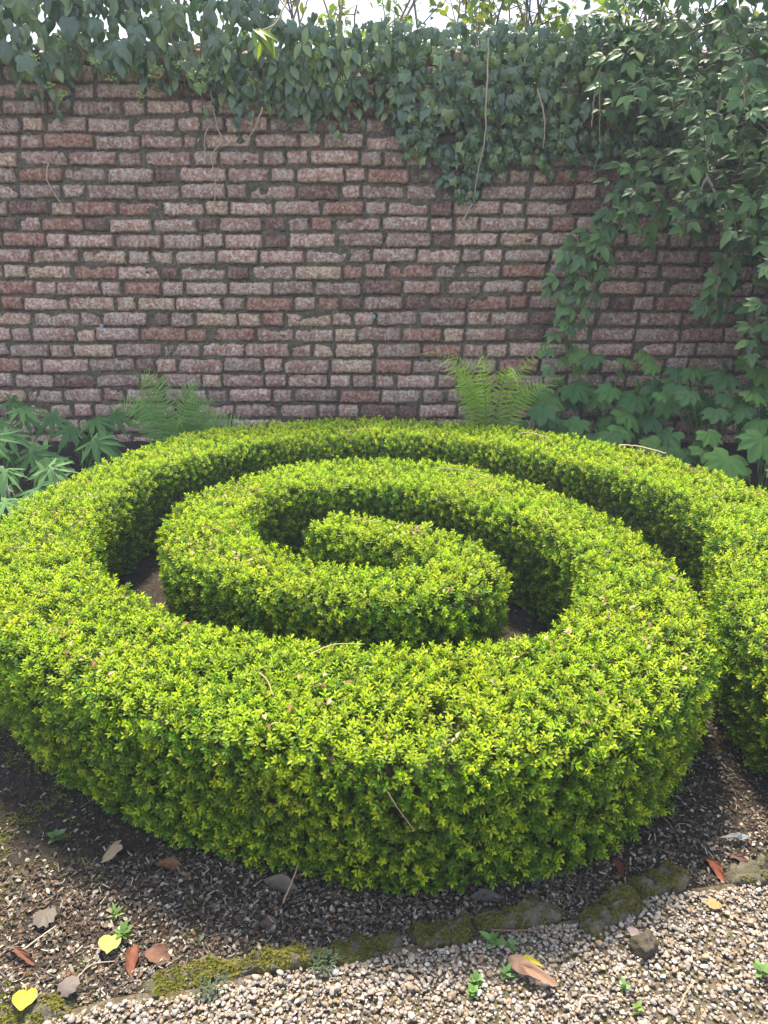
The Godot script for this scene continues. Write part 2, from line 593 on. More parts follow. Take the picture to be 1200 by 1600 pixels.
func build_hedge() -> void:
	trace_spine()
	var root := thing("spiral_hedge", "clipped bright green box hedge winding in a spiral", "hedge", Vector3(0.05, 0, -1.9))
	var off := -root.position
	var leaf := leaf_mat("box_leaf", 0.45, Color(0.92, 1.0, 0.45), 0.35)
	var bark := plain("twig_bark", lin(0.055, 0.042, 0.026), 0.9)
	# solid dark core added for the twigs and darkness inside
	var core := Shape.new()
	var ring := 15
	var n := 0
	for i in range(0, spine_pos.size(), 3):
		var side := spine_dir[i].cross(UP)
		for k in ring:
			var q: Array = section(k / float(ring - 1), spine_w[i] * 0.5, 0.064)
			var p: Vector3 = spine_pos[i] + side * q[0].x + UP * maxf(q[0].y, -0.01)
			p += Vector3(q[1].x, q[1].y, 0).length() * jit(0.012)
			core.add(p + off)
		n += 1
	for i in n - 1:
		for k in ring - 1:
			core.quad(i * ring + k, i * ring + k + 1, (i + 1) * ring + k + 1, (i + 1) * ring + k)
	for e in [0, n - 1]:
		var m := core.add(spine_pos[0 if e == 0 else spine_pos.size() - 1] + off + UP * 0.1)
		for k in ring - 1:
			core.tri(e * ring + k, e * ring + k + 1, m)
	part("dark_twig_core", core.mesh(bark), root)
	# sprigs over the clipped surface, layer below layer
	var eye := Vector3(0, 1, 0)
	var all := []
	for layer in 3:
		var inset: float = [0.020, 0.034, 0.050][layer]
		var pitch: float = [0.0108, 0.0135, 0.021][layer]
		var i := 0
		while i < spine_pos.size():
			var half := spine_w[i] * 0.5
			var count := int(section_length(half, inset) / pitch)
			for k in count:
				var fi := clampi(i + rng.randi_range(-1, 1), 0, spine_pos.size() - 1)
				var u := (k + rr(0.0, 1.0)) / count
				var q: Array = section(u, spine_w[fi] * 0.5, inset)
				var side := spine_dir[fi].cross(UP)
				var p: Vector3 = spine_pos[fi] + side * q[0].x + UP * q[0].y + spine_dir[fi] * rr(-0.006, 0.006)
				var out: Vector3 = side * q[1].x + UP * q[1].y
				if layer < 2 and out.y > 0.5 and noise.get_noise_3dv(p * 60.0 + Vector3(31, 0, 0)) > (0.30 if layer == 0 else 0.38) and rng.randf() < 0.6:
					continue      # twiggy thin spots
				all.append(place_sprig(p, out, layer))
			i += 1 if layer < 2 else 2
		# rounded ends
		for e in [0, spine_pos.size() - 1]:
			var hw := spine_w[e] * 0.5 - inset
			var fwd := spine_dir[e] * (-1.0 if e == 0 else 1.0)
			var side := fwd.cross(UP)
			for k in int(hw * PI * HEDGE_H / (pitch * pitch)):
				var a := rr(-PI * 0.5, PI * 0.5)
				var out := fwd * cos(a) + side * sin(a)
				all.append(place_sprig(spine_pos[e] + out * hw * Vector3(1, 1, 1) + UP * rr(0.02, HEDGE_H - inset - 0.02) - fwd * 0.4 * hw, out, layer))
			for k in int(hw * hw * 1.5 / (pitch * pitch)):
				var a := rr(-PI * 0.5, PI * 0.5)
				var out := fwd * cos(a) + side * sin(a)
				all.append(place_sprig(spine_pos[e] + out * hw * sqrt(rng.randf()) * 0.92 + UP * (HEDGE_H - inset) - fwd * 0.4 * hw, UP, layer))
	var order := []
	for k in all.size():
		if all[k][1] == 0:
			order.append([all[k][0].origin.distance_squared_to(eye), k])
	order.sort()
	var single := {}
	var kinds := []
	for k in 12:      # young shoots, then darker old-leaf kinds, also used to paint shade
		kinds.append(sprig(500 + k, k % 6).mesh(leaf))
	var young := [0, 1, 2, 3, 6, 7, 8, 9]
	var aged_shade := [4, 5, 10, 11]
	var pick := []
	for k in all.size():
		# new shoots on the clipped top; darker sides and inner layers also paint shade
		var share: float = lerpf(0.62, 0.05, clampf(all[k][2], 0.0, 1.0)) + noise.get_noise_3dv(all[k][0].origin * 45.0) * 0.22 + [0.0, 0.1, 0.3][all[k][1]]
		pick.append(aged_shade[rng.randi() % 4] if rng.randf() < share else young[rng.randi() % 8])
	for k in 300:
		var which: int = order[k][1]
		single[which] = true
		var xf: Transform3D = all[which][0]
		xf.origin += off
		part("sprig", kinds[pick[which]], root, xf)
	var mass := Node3D.new()
	mass.name = "foliage"
	root.add_child(mass)
	mass.set_meta("kind", "stuff")
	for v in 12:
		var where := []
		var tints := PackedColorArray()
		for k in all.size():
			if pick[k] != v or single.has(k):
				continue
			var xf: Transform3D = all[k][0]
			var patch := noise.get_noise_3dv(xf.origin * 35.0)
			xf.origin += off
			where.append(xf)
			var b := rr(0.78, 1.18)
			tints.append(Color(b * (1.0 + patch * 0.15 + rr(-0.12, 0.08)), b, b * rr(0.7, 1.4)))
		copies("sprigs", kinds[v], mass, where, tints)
	print("sprigs ", all.size())

func place_sprig(p: Vector3, out: Vector3, layer: int) -> Array:
	var bump := noise.get_noise_3dv(p * 85.0) * 0.008 + noise.get_noise_3dv(p * 22.0 + Vector3.ONE * 9.0) * 0.007
	bump += noise.get_noise_3dv(p * 330.0) * 0.012
	p += out * (bump + rr(-0.009, 0.008))
	var dir := (out + UP * 0.35 + jit(0.5 - 0.15 * out.y)).normalized()
	var bs := facing(dir, jit(1.0))
	return [Transform3D(bs.scaled_local(Vector3.ONE * rr(0.50, 0.90)), p), layer, out.y]

# ------------------------------------------------------------------ wall
const IVY_FOOT := [[-2.8, 1.6], [-1.9, 1.60], [-1.66, 1.68], [-1.50, 1.55], [-1.42, 1.46], [-1.32, 1.64], [-1.1, 1.64], [-0.98, 1.58], [-0.62, 1.50], [-0.4, 1.44], [-0.2, 1.45], [0.02, 1.50], [0.1, 1.30], [0.25, 1.23], [0.40, 1.10], [0.52, 1.2], [0.62, 1.31], [0.8, 1.25], [0.97, 1.30], [1.2, 1.25], [2.8, 1.2]]

func brick(seed_: int, w: float) -> Shape:
	var f := FastNoiseLite.new()
	f.seed = seed_
	f.frequency = 1.0
	var r := RandomNumberGenerator.new()
	r.seed = seed_
	var h := 0.062
	var nx := 13 if w > 0.15 else 7
	var ny := 4
	var s := Shape.new()
	var skew := r.randf_range(-0.012, 0.012)
	for j in ny + 1:
		for i in nx + 1:
			var x := (float(i) / nx - 0.5)
			var y := (float(j) / ny - 0.5)
			var edge_x := i == 0 or i == nx
			var edge_y := j == 0 or j == ny
			var p := Vector3(x * w, y * h, 0)
			p.z = f.get_noise_2d(x * w * 60.0, y * h * 60.0) * 0.006 + f.get_noise_2d(x * w * 25.0, y * h * 25.0) * 0.005 + skew * x
			var nib := absf(f.get_noise_2d(p.x * 38.0 + 7.0, p.y * 38.0)) * 0.014 + absf(f.get_noise_2d(p.x * 120.0 + 70.0, p.y * 120.0)) * 0.006
			if edge_x:
				p.x -= signf(x) * (nib + 0.001)
			if edge_y:
				p.y -= signf(y) * (nib * 0.75 + 0.0005)
			if edge_x or edge_y:
				p.z -= 0.0045 + nib * 0.5
			s.add(p)
	for j in ny:
		for i in nx:
			var a := j * (nx + 1) + i
			s.quad(a, a + nx + 1, a + nx + 2, a + 1)
	# sides running back into the bed of mortar
	var rim := []
	for i in nx:
		rim.append(i)
	for j in ny:
		rim.append(j * (nx + 1) + nx)
	for i in nx:
		rim.append(ny * (nx + 1) + nx - i)
	for j in ny:
		rim.append((ny - j) * (nx + 1))
	var back := []
	for k in rim:
		var p := s.v[k]
		back.append(s.add(Vector3(p.x, p.y, -0.06)))
	for k in rim.size():
		var j := (k + 1) % rim.size()
		s.quad(rim[k], rim[j], back[j], back[k])
	return s

func build_wall() -> void:
	var root := thing("brick_wall", "old weathered red brick garden wall with deep dark joints", "wall", Vector3(0, 0, WALL_Z))
	# mortar and the body of the wall
	var s := Shape.new()
	var w := 5.8
	var nx := 290
	var ny := 92
	var top := 1.74
	for j in ny + 1:
		for i in nx + 1:
			var x := (float(i) / nx - 0.5) * w
			var y := -0.1 + (top + 0.1) * j / ny
			s.add(Vector3(x, y, -0.0125 + noise.get_noise_2d(x * 70.0, y * 130.0) * 0.013 + noise.get_noise_2d(x * 420.0, y * 420.0) * 0.005))
	for j in ny:
		for i in nx:
			var a := j * (nx + 1) + i
			s.quad(a, a + nx + 1, a + nx + 2, a + 1)
	var mortar := surface("mortar", tex.mortar, tex.rough_h, 0.5, 3.0, lin(0.74, 0.69, 0.64), 0.95)
	part("mortar", s.mesh(mortar), root)
	var body := BoxMesh.new()
	body.size = Vector3(w, top + 0.1, 0.30)
	body.material = mortar
	part("core", body, root, Transform3D(Basis.IDENTITY, Vector3(0, top * 0.5 - 0.053, -0.19)))
	# bricks
	var tones := [lin(0.701, 0.607, 0.545), lin(0.607, 0.442, 0.372), lin(0.607, 0.552, 0.502), lin(0.871, 0.754, 0.683), lin(0.379, 0.304, 0.268), lin(0.834, 0.754, 0.622), lin(0.758, 0.699, 0.640)]
	var mats := []
	for k in tones.size():
		mats.append(surface("brick", tex.brick, tex.brick_h, 0.28, 2.1 + 0.13 * k, tones[k], 0.92, Vector3(0.37, 0.21, 0.5) * k))
	var longs := []
	var shorts := []
	for k in 12:
		longs.append(brick(700 + k, 0.213))
		shorts.append(brick(760 + k, 0.101))
	var long_mesh := []
	var short_mesh := []
	for k in 12:
		long_mesh.append(longs[k].mesh())
		short_mesh.append(shorts[k].mesh())
	var list := []
	var y := -0.04
	while y < top:
		var ch := lerpf(0.0775, 0.0665, clampf(y / 1.6, 0.0, 1.0)) + rr(-0.002, 0.002)
		var x := -2.85 + rr(0.0, 0.2)
		var last_short := false
		while x < 2.75:
			var short := rng.randf() < (0.28 if last_short else 0.5)
			var bw := rr(0.092, 0.112) if short else rr(0.180, 0.226)
			var joint := rr(0.001, 0.008)
			var bh := ch - rr(-0.001, 0.007)
			var cx := x + bw * 0.5
			var tone := rng.randi() % tones.size()
			if rng.randf() < 0.25 + noise.get_noise_2d(cx * 9.0, y * 9.0) * 0.9:
				tone = [0, 2, 3, 6][rng.randi() % 4]
			var sag := noise.get_noise_2d(cx * 14.0, y * 10.0) * 0.012
			var xf := Transform3D(Basis.from_euler(Vector3(rr(-0.02, 0.02), rr(-0.03, 0.03), rr(-0.02, 0.02))).scaled_local(Vector3(bw / (0.101 if short else 0.213), bh / 0.062, 1.0)), Vector3(cx, y + ch * 0.5 + sag + rr(-0.002, 0.002), rr(-0.008, 0.006)))
			var seen: bool = absf(cx) < 1.88 and y > 0.1 and y < curve_at(IVY_FOOT, cx) - 0.02 and not (cx > 1.0 and y < 0.45) and not (cx > 1.25 and y > 0.9)
			list.append([bw * bh if seen else 0.0, short, rng.randi() % 12, tone, xf])
			x += bw + joint
			last_short = short
		y += ch
	list.sort_custom(func(p, q): return p[0] > q[0])
	var rest := []
	for k in tones.size():
		rest.append(Shape.new())
	for k in list.size():
		var b: Array = list[k]
		if k < 300:
			part("brick", (short_mesh if b[1] else long_mesh)[b[2]], root, b[4], mats[b[3]])
		else:
			rest[b[3]].merge((shorts if b[1] else longs)[b[2]], b[4])
	var joined := ArrayMesh.new()
	for k in tones.size():
		joined.add_surface_from_arrays(Mesh.PRIMITIVE_TRIANGLES, rest[k].arrays())
		joined.surface_set_material(k, mats[k])
	tag(part("brickwork", joined, root), "", "", "", "stuff")
	print("bricks ", list.size(), " seen ", list.filter(func(b): return b[0] > 0.0).size())

# ------------------------------------------------------------------ ivy and climbers
const IVY_LEAF := [[0, 1.0], [13, 0.74], [24, 0.60], [40, 0.68], [56, 0.82], [68, 0.60], [86, 0.47], [106, 0.56], [126, 0.54], [150, 0.38], [170, 0.18]]
const HEART_LEAF := [[0, 1.0], [9, 0.88], [22, 0.72], [42, 0.58], [68, 0.50], [95, 0.47], [120, 0.46], [146, 0.40], [168, 0.22]]
const OVAL_LEAF := [[0.14, 0.55], [0.36, 1.0], [0.62, 0.88], [0.84, 0.45]]

func leaf_cloud(root: Node3D, spots: Array, meshes: Array, mass_name: String, most := 300) -> void:
	# spots: [transform, kind, weight]; the largest in view become parts, the rest one mass
	spots.sort_custom(func(p, q): return p[2] > q[2])
	var by_kind := []
	var tint := []
	for m in meshes:
		by_kind.append([])
		tint.append(PackedColorArray())
	for k in spots.size():
		var xf: Transform3D = spots[k][0]
		xf.origin -= root.position
		var kind: int = spots[k][1]
		if k < most:
			part("leaf", meshes[kind], root, xf)
		else:
			by_kind[kind].append(xf)
			var b := rr(0.75, 1.25)
			tint[kind].append(Color(b * rr(0.9, 1.15), b, b * rr(0.85, 1.1)))
	if spots.size() <= most:
		return
	var mass := Node3D.new()
	mass.name = mass_name
	root.add_child(mass)
	mass.set_meta("kind", "stuff")
	for k in meshes.size():
		if by_kind[k].size():
			copies("leaves", meshes[k], mass, by_kind[k], tint[k])

func ivy_spots(x0: float, x1: float, count: int, kinds: Array, size0: float, size1: float, high: Array) -> Array:
	var spots := []
	for k in count:
		var x := rr(x0, x1)
		var foot := curve_at(IVY_FOOT, x) + noise.get_noise_1d(x * 160.0) * 0.11
		var top := curve_at(high, x) + noise.get_noise_1d(x * 120.0 + 70.0) * 0.07
		var t := rng.randf()
		var y := lerpf(foot, top, pow(t, 0.85))
		var bulge := smoothstep(foot, 1.78, y) * 0.17 + 0.025
		var z := WALL_Z + 0.02 + bulge * sqrt(rng.randf()) + noise.get_noise_2d(x * 70.0, y * 70.0) * 0.03
		if y > 1.72 and rng.randf() < 0.5:
			z = WALL_Z + rr(-0.32, 0.16)
		var clump := noise.get_noise_3d(x * 95.0, y * 95.0, 4.0)
		if clump < -0.22 and y < 1.72:
			continue
		z += clump * 0.07
		var out := Vector3(rr(-0.75, 0.75), rr(-0.1, 0.9) + (1.2 if y > top - 0.06 else 0.0), 1.0)
		var along := Vector3(rr(-0.7, 0.7), -1.0, rr(-0.1, 0.5))
		var size := rr(size0, size1) * (0.72 if y < foot + 0.07 else 1.0)
		var show: float = size * (1.0 if absf(x) < 1.6 and y < 1.85 else 0.0) * (z - WALL_Z + 0.12)
		spots.append([Transform3D(facing(along, out).scaled_local(Vector3.ONE * size), Vector3(x, y, z)), kinds[rng.randi() % kinds.size()], show])
	return spots

func build_ivy() -> void:
	var m := leaf_mat("ivy_leaf", 0.32, Color(0.42, 0.46, 0.25), 0.6)
	var wood := plain("ivy_stem", lin(0.22, 0.16, 0.11), 0.9)
	var pale := plain("dry_tendril", lin(0.45, 0.37, 0.27), 0.9)
	var greens := [Color(0.052, 0.098, 0.040), Color(0.070, 0.120, 0.050), Color(0.042, 0.085, 0.042), Color(0.105, 0.165, 0.055), Color(0.070, 0.125, 0.065), Color(0.16, 0.22, 0.07)]
	var meshes := []
	for k in 6:
		meshes.append(lobed(HEART_LEAF if k % 2 == 0 else IVY_LEAF, 1.0, 0.11, 0.22 + 0.06 * (k % 3), greens[k], rng, true).mesh(m))
	for k in 4:
		var sh := Shape.new()
		add_leaf(sh, Transform3D.IDENTITY, 1.35, 0.72, 0.22, 0.2, greens[(k * 2 + 1) % 6], OVAL_LEAF)
		meshes.append(sh.mesh(m))
	# grown-up ivy over the wall's top, with oval leaves among heart-shaped ones
	var a := thing("ivy", "grey green ivy with oval and heart-shaped leaves spilling over the wall top", "ivy", Vector3(-1.0, 1.7, WALL_Z), "ivy on the wall")
	var high := [[-2.8, 2.15], [-1.2, 2.12], [-0.75, 2.04], [-0.52, 1.96], [-0.35, 1.80], [0.05, 1.80]]
	var spots := ivy_spots(-2.8, 0.07, 3300, [0, 2, 4, 6, 7, 8, 9, 6, 8, 1], 0.024, 0.056, high)
	for k in 70:       # the large leaves over the far end of the wall
		var x := rr(-2.2, -0.95)
		var y := rr(1.66, 2.0)
		spots.append([Transform3D(facing(Vector3(rr(-0.5, 0.5), -1, rr(0, 0.4)), Vector3(rr(-0.4, 0.4), rr(0.1, 0.7), 1)).scaled_local(Vector3.ONE * rr(0.06, 0.085)), Vector3(x, y, WALL_Z + rr(0.12, 0.24))), [0, 2, 4, 1, 3][rng.randi() % 5], 1.0])
	leaf_cloud(a, spots, meshes, "foliage")
	for k in 14:
		var x := rr(-2.2, 0.0)
		var s := Shape.new()
		var foot := curve_at(IVY_FOOT, x)
		add_tube(s, bend([Vector3(x, 2.0, WALL_Z + 0.05), Vector3(x + rr(-0.1, 0.1), 1.75, WALL_Z + rr(0.08, 0.18)), Vector3(x + rr(-0.2, 0.2), foot - rr(-0.05, 0.03), WALL_Z + 0.03)], 10, 0.004), 0.005, 0.002, Color.WHITE, 4)
		part("stem", s.mesh(wood), a, Transform3D(Basis.IDENTITY, -a.position))
	for d in [[Vector3(-0.75, 1.62, 0.05), Vector3(-0.74, 1.46, 0.03), Vector3(-0.72, 1.38, 0.02), Vector3(-0.77, 1.32, 0.02), Vector3(-0.76, 1.2, 0.02), Vector3(-0.785, 1.08, 0.02)], [Vector3(-0.77, 1.44, 0.02), Vector3(-0.79, 1.40, 0.03), Vector3(-0.80, 1.33, 0.02)], [Vector3(-0.52, 1.5, 0.1), Vector3(-0.56, 1.42, 0.09), Vector3(-0.62, 1.36, 0.06)], [Vector3(-1.5, 1.3, 0.012), Vector3(-1.52, 1.22, 0.014), Vector3(-1.47, 1.12, 0.014)]]:
		var s := Shape.new()
		add_tube(s, bend(d, 24, 0.003), 0.0035, 0.002, Color.WHITE, 5)
		part("tendril", s.mesh(pale), a, Transform3D(Basis.IDENTITY, Vector3(0, 0, WALL_Z) - a.position))
	# umbels of green buds
	var bud := plain("ivy_bud", lin(0.24, 0.34, 0.08), 0.6)
	for k in 26:
		var x := rr(-1.6, 0.0)
		var y := rr(1.5, 1.82)
		var s := Shape.new()
		var c := Vector3(x, y, WALL_Z + rr(0.14, 0.24))
		for j in 11:
			var d := (Vector3(rr(-1, 1), rr(-0.3, 1), rr(-0.2, 1))).normalized() * rr(0.016, 0.026)
			add_tube(s, [c, c + d], 0.0008, 0.0008, Color.WHITE, 3)
			s.merge(pebble(3), Transform3D(Basis.IDENTITY.scaled(Vector3.ONE * 0.007), c + d))
		part("umbel", s.mesh(bud), a, Transform3D(Basis.IDENTITY, -a.position))
	# lobed ivy hanging as a curtain
	var b := thing("ivy", "dark lobed-leaf ivy curtain hanging lowest on the wall beside a straight pale stem", "ivy", Vector3(0.6, 1.6, WALL_Z), "ivy on the wall")
	high = [[0.0, 1.80], [0.4, 1.79], [1.0, 1.81], [1.3, 1.85], [2.8, 1.95]]
	spots = ivy_spots(0.04, 1.5, 2200, [1, 3, 5, 1, 3, 0, 2, 4], 0.022, 0.056, high)
	spots.append_array(ivy_spots(1.5, 2.8, 900, [1, 3, 0, 2], 0.034, 0.056, high))
	leaf_cloud(b, spots, meshes, "foliage")
	for k in 16:
		var x := rr(0.1, 1.7)
		var s := Shape.new()
		var foot := curve_at(IVY_FOOT, x)
		add_tube(s, bend([Vector3(x, 1.82, WALL_Z + 0.05), Vector3(x + rr(-0.1, 0.1), 1.6, WALL_Z + rr(0.04, 0.12)), Vector3(x + rr(-0.15, 0.15), foot - rr(-0.02, 0.06), WALL_Z + 0.02)], 10, 0.005), 0.004, 0.0015, Color.WHITE, 4)
		part("stem", s.mesh(wood), b, Transform3D(Basis.IDENTITY, -b.position))
	for d in [[Vector3(0.425, 1.74, 0.2), Vector3(0.425, 1.56, 0.2), Vector3(0.43, 1.38, 0.16), Vector3(0.415, 1.25, 0.1), Vector3(0.405, 1.13, 0.05)], [Vector3(0.40, 1.12, 0.04), Vector3(0.36, 1.05, 0.03), Vector3(0.33, 1.02, 0.02)], [Vector3(0.9, 1.58, 0.17), Vector3(0.91, 1.47, 0.17), Vector3(0.93, 1.38, 0.12)], [Vector3(0.88, 1.58, 0.17), Vector3(0.88, 1.42, 0.17)], [Vector3(0.64, 1.56, 0.17), Vector3(0.68, 1.45, 0.16), Vector3(0.69, 1.34, 0.12)]]:
		var s := Shape.new()
		add_tube(s, bend(d, 20, 0.002), 0.004, 0.0025, Color.WHITE, 5)
		part("tendril", s.mesh(pale), b, Transform3D(Basis.IDENTITY, Vector3(0, 0, WALL_Z) - b.position))

func shoot(spots: Array, stems: Shape, ctrl: Array, gap: float, size: float, kinds: Array, show: float, wood: Color) -> void:
	var pts := bend(ctrl, maxi(6, int(ctrl[0].distance_to(ctrl[-1]) / 0.03)), 0.003)
	add_tube(stems, pts, 0.0032, 0.0013, wood, 4)
	var acc := 0.0
	var flip := 1.0
	for i in range(1, pts.size()):
		acc += pts[i].distance_to(pts[i - 1])
		if acc < gap:
			continue
		acc = 0.0
		var d: Vector3 = (pts[i] - pts[i - 1]).normalized()
		var side := d.cross(Vector3(rr(-0.3, 0.3), 0.3, 1.0)).normalized() * flip
		flip = -flip
		var stalk: Vector3 = pts[i] + (side * 0.6 + Vector3(0, 0.1, 0.5) + jit(0.3)).normalized() * size * 0.45
		add_tube(stems, [pts[i], stalk], 0.0011, 0.0009, wood, 3)
		var axis := (side * 0.7 + d * 0.5 + Vector3(0, -0.35, 0.35) + jit(0.35)).normalized()
		var face := Vector3(rr(-0.5, 0.5), 0.9, 0.8) + jit(0.35)
		var n := 3 if rng.randf() < 0.75 else 5
		for k in n:
			var ang := (k - (n - 1) * 0.5) * (1.0 if n == 3 else 0.62)
			var bs := facing(axis, face)
			bs = bs * Basis(Vector3(0, 0, 1), ang)
			var l := size * rr(0.75, 1.1) * (1.0 if k == n / 2 else 0.8)
			spots.append([Transform3D(bs.scaled_local(Vector3.ONE * l), stalk), kinds[rng.randi() % kinds.size()], show * l])

func build_climber() -> void:
	var m := leaf_mat("climber_leaf", 0.45, Color(0.55, 0.62, 0.3), 0.45)
	var wood := plain("climber_wood", Color.WHITE, 0.85, true)
	var greens := [Color(0.075, 0.140, 0.055), Color(0.095, 0.170, 0.062), Color(0.060, 0.120, 0.052), Color(0.13, 0.22, 0.07)]
	var meshes := []
	for k in 4:
		var sh := Shape.new()
		add_leaf(sh, Transform3D.IDENTITY, 1.0, 0.5, 0.3, 0.25, greens[k], OVAL_LEAF)
		meshes.append(sh.mesh(m))
	var root := thing("climbing_shrub", "dense climbing shrub with pointed oval leaves arching over the dim end of the wall", "shrub", Vector3(1.75, 0, -3.6))
	var spots := []
	var twigs := Shape.new()
	var brown := Color(0.16, 0.12, 0.085)
	var low := [[0.9, 1.45], [1.0, 1.22], [1.1, 1.10], [1.2, 1.02], [1.35, 1.04], [1.45, 0.80], [1.62, 0.55], [2.8, 0.35]]
	for k in 560:
		var x := 0.98 + 1.75 * pow(rng.randf(), 0.85)
		var y := rr(curve_at(low, x) + 0.12, 2.15)
		var deep := rr(0.05, 0.52 + 0.55 * smoothstep(1.2, 1.9, x)) * smoothstep(0.9, 1.3, x) + 0.12
		var a := Vector3(x, y, WALL_Z + deep)
		var dir := Vector3(rr(-1, 0.6), rr(-0.5, 0.4), rr(0.1, 0.9)).normalized() * rr(0.16, 0.36)
		shoot(spots, twigs, [a, a + dir * 0.5 + Vector3(0, 0.03, 0), a + dir + Vector3(0, -0.05, 0)], 0.036, rr(0.05, 0.075), [0, 1, 2, 1, 3], deep + 0.3 if x < 1.7 and y < 1.9 else 0.0, brown)
	for k in 110:
		var a := Vector3(rr(1.32, 2.3), rr(0.55, 1.25), WALL_Z + rr(0.1, 0.55))
		if a.y < 1.35 - (a.x - 1.1) * 1.1:
			continue
		var dir := Vector3(rr(-0.8, 0.5), rr(-0.9, 0.1), rr(0.1, 0.7)).normalized() * rr(0.16, 0.32)
		shoot(spots, twigs, [a, a + dir * 0.5 + Vector3(0, 0.02, 0), a + dir + Vector3(0, -0.05, 0)], 0.034, rr(0.05, 0.075), [0, 1, 2, 1], 0.5, brown)
	# long trailing shoots down the wall
	for c in [[Vector3(1.2, 1.35, 0.2), Vector3(1.05, 1.15, 0.22), Vector3(0.93, 0.98, 0.2), Vector3(0.88, 0.8, 0.16), Vector3(0.83, 0.62, 0.14), Vector3(0.80, 0.40, 0.14)], [Vector3(1.15, 1.25, 0.2), Vector3(1.0, 1.05, 0.22), Vector3(0.88, 0.98, 0.2), Vector3(0.8, 0.80, 0.18), Vector3(0.75, 0.74, 0.18)], [Vector3(0.95, 0.98, 0.22), Vector3(0.93, 0.82, 0.2), Vector3(0.88, 0.66, 0.18), Vector3(0.86, 0.58, 0.18)], [Vector3(1.5, 1.1, 0.35), Vector3(1.46, 0.95, 0.38), Vector3(1.42, 0.82, 0.38), Vector3(1.40, 0.68, 0.36)], [Vector3(1.3, 1.3, 0.3), Vector3(1.22, 1.15, 0.32), Vector3(1.12, 1.05, 0.3), Vector3(1.1, 0.98, 0.3)], [Vector3(1.75, 1.0, 0.5), Vector3(1.72, 0.85, 0.55), Vector3(1.70, 0.7, 0.55), Vector3(1.68, 0.58, 0.55)], [Vector3(0.97, 1.0, 0.2), Vector3(0.9, 0.93, 0.24), Vector3(0.78, 0.93, 0.22)], [Vector3(1.7, 1.25, 0.5), Vector3(1.6, 1.15, 0.55), Vector3(1.5, 1.02, 0.55)]]:
		var pts := []
		for p in c:
			pts.append(p + Vector3(0, 0, WALL_Z))
		shoot(spots, twigs, pts, 0.024, 0.074, [0, 1, 1, 3, 3], 1.2, brown)
	leaf_cloud(root, spots, meshes, "foliage")
	tag(part("twigs", twigs.mesh(wood), root, Transform3D(Basis.IDENTITY, -root.position)), "", "", "", "stuff")
	# the woody stems that carry it, rooted at the wall's foot
	for k in 7:
		var s := Shape.new()
		var x := rr(2.0, 2.6)
		add_tube(s, bend([Vector3(x, -0.02, WALL_Z + rr(0.12, 0.35)), Vector3(x + rr(-0.1, 0.1), 0.6, WALL_Z + rr(0.08, 0.2)), Vector3(x + rr(-0.25, 0.2), 1.2, WALL_Z + rr(0.1, 0.3)), Vector3(x + rr(-0.6, 0.2), 1.8, WALL_Z + rr(0.1, 0.4))], 20, 0.006), 0.012, 0.005, brown, 6)
		part("stem", s.mesh(wood), root, Transform3D(Basis.IDENTITY, -root.position))
	# bleached dead stem that hangs in front of the leaves, and a bare tangle beside it
	var bleached := Color(0.52, 0.49, 0.43)
	for d in [[Vector3(1.28, 1.56, 0.5), Vector3(1.27, 1.44, 0.52), Vector3(1.25, 1.30, 0.53), Vector3(1.26, 1.20, 0.53)], [Vector3(1.26, 1.20, 0.53), Vector3(1.30, 1.14, 0.53), Vector3(1.34, 1.06, 0.53)], [Vector3(1.26, 1.20, 0.53), Vector3(1.24, 1.16, 0.53), Vector3(1.255, 1.11, 0.54)], [Vector3(1.26, 1.24, 0.53), Vector3(1.36, 1.29, 0.52)]]:
		var s := Shape.new()
		var pts := []
		for p in d:
			pts.append(p + Vector3(0, 0, WALL_Z))
		add_tube(s, bend(pts, 14, 0.002), 0.006, 0.003, bleached, 6)
		tag(part("dead_stem", s.mesh(wood), root, Transform3D(Basis.IDENTITY, -root.position)), "bleached bare dead stem")
	for k in 16:
		var s := Shape.new()
		var a := Vector3(rr(0.9, 1.25), rr(1.2, 1.65), WALL_Z + rr(0.15, 0.25))
		var b := a + Vector3(rr(-0.2, 0.2), rr(-0.3, 0.1), rr(-0.08, 0.06))
		add_tube(s, bend([a, a.lerp(b, 0.5) + jit(0.04), b], 8, 0.004), 0.002, 0.001, Color(0.25, 0.2, 0.17), 4)
		part("bare_twig", s.mesh(wood), root, Transform3D(Basis.IDENTITY, -root.position))
	# clusters of upright buds
	for k in 22:
		var s := Shape.new()
		var x := rr(1.0, 1.65)
		var c := Vector3(x, rr(curve_at(low, x) + 0.1, 1.75), WALL_Z + rr(0.4, 0.6))
		for j in 12:
			var d := Vector3(rr(-0.5, 0.5), 1.0, rr(-0.3, 0.5)).normalized() * rr(0.025, 0.045)
			add_tube(s, [c, c + d * 0.5, c + d * 0.75, c + d], 0.0012, 0.0022, Color(0.2, 0.26, 0.12), 4)
		part("bud_cluster", s.mesh(wood), root, Transform3D(Basis.IDENTITY, -root.position))

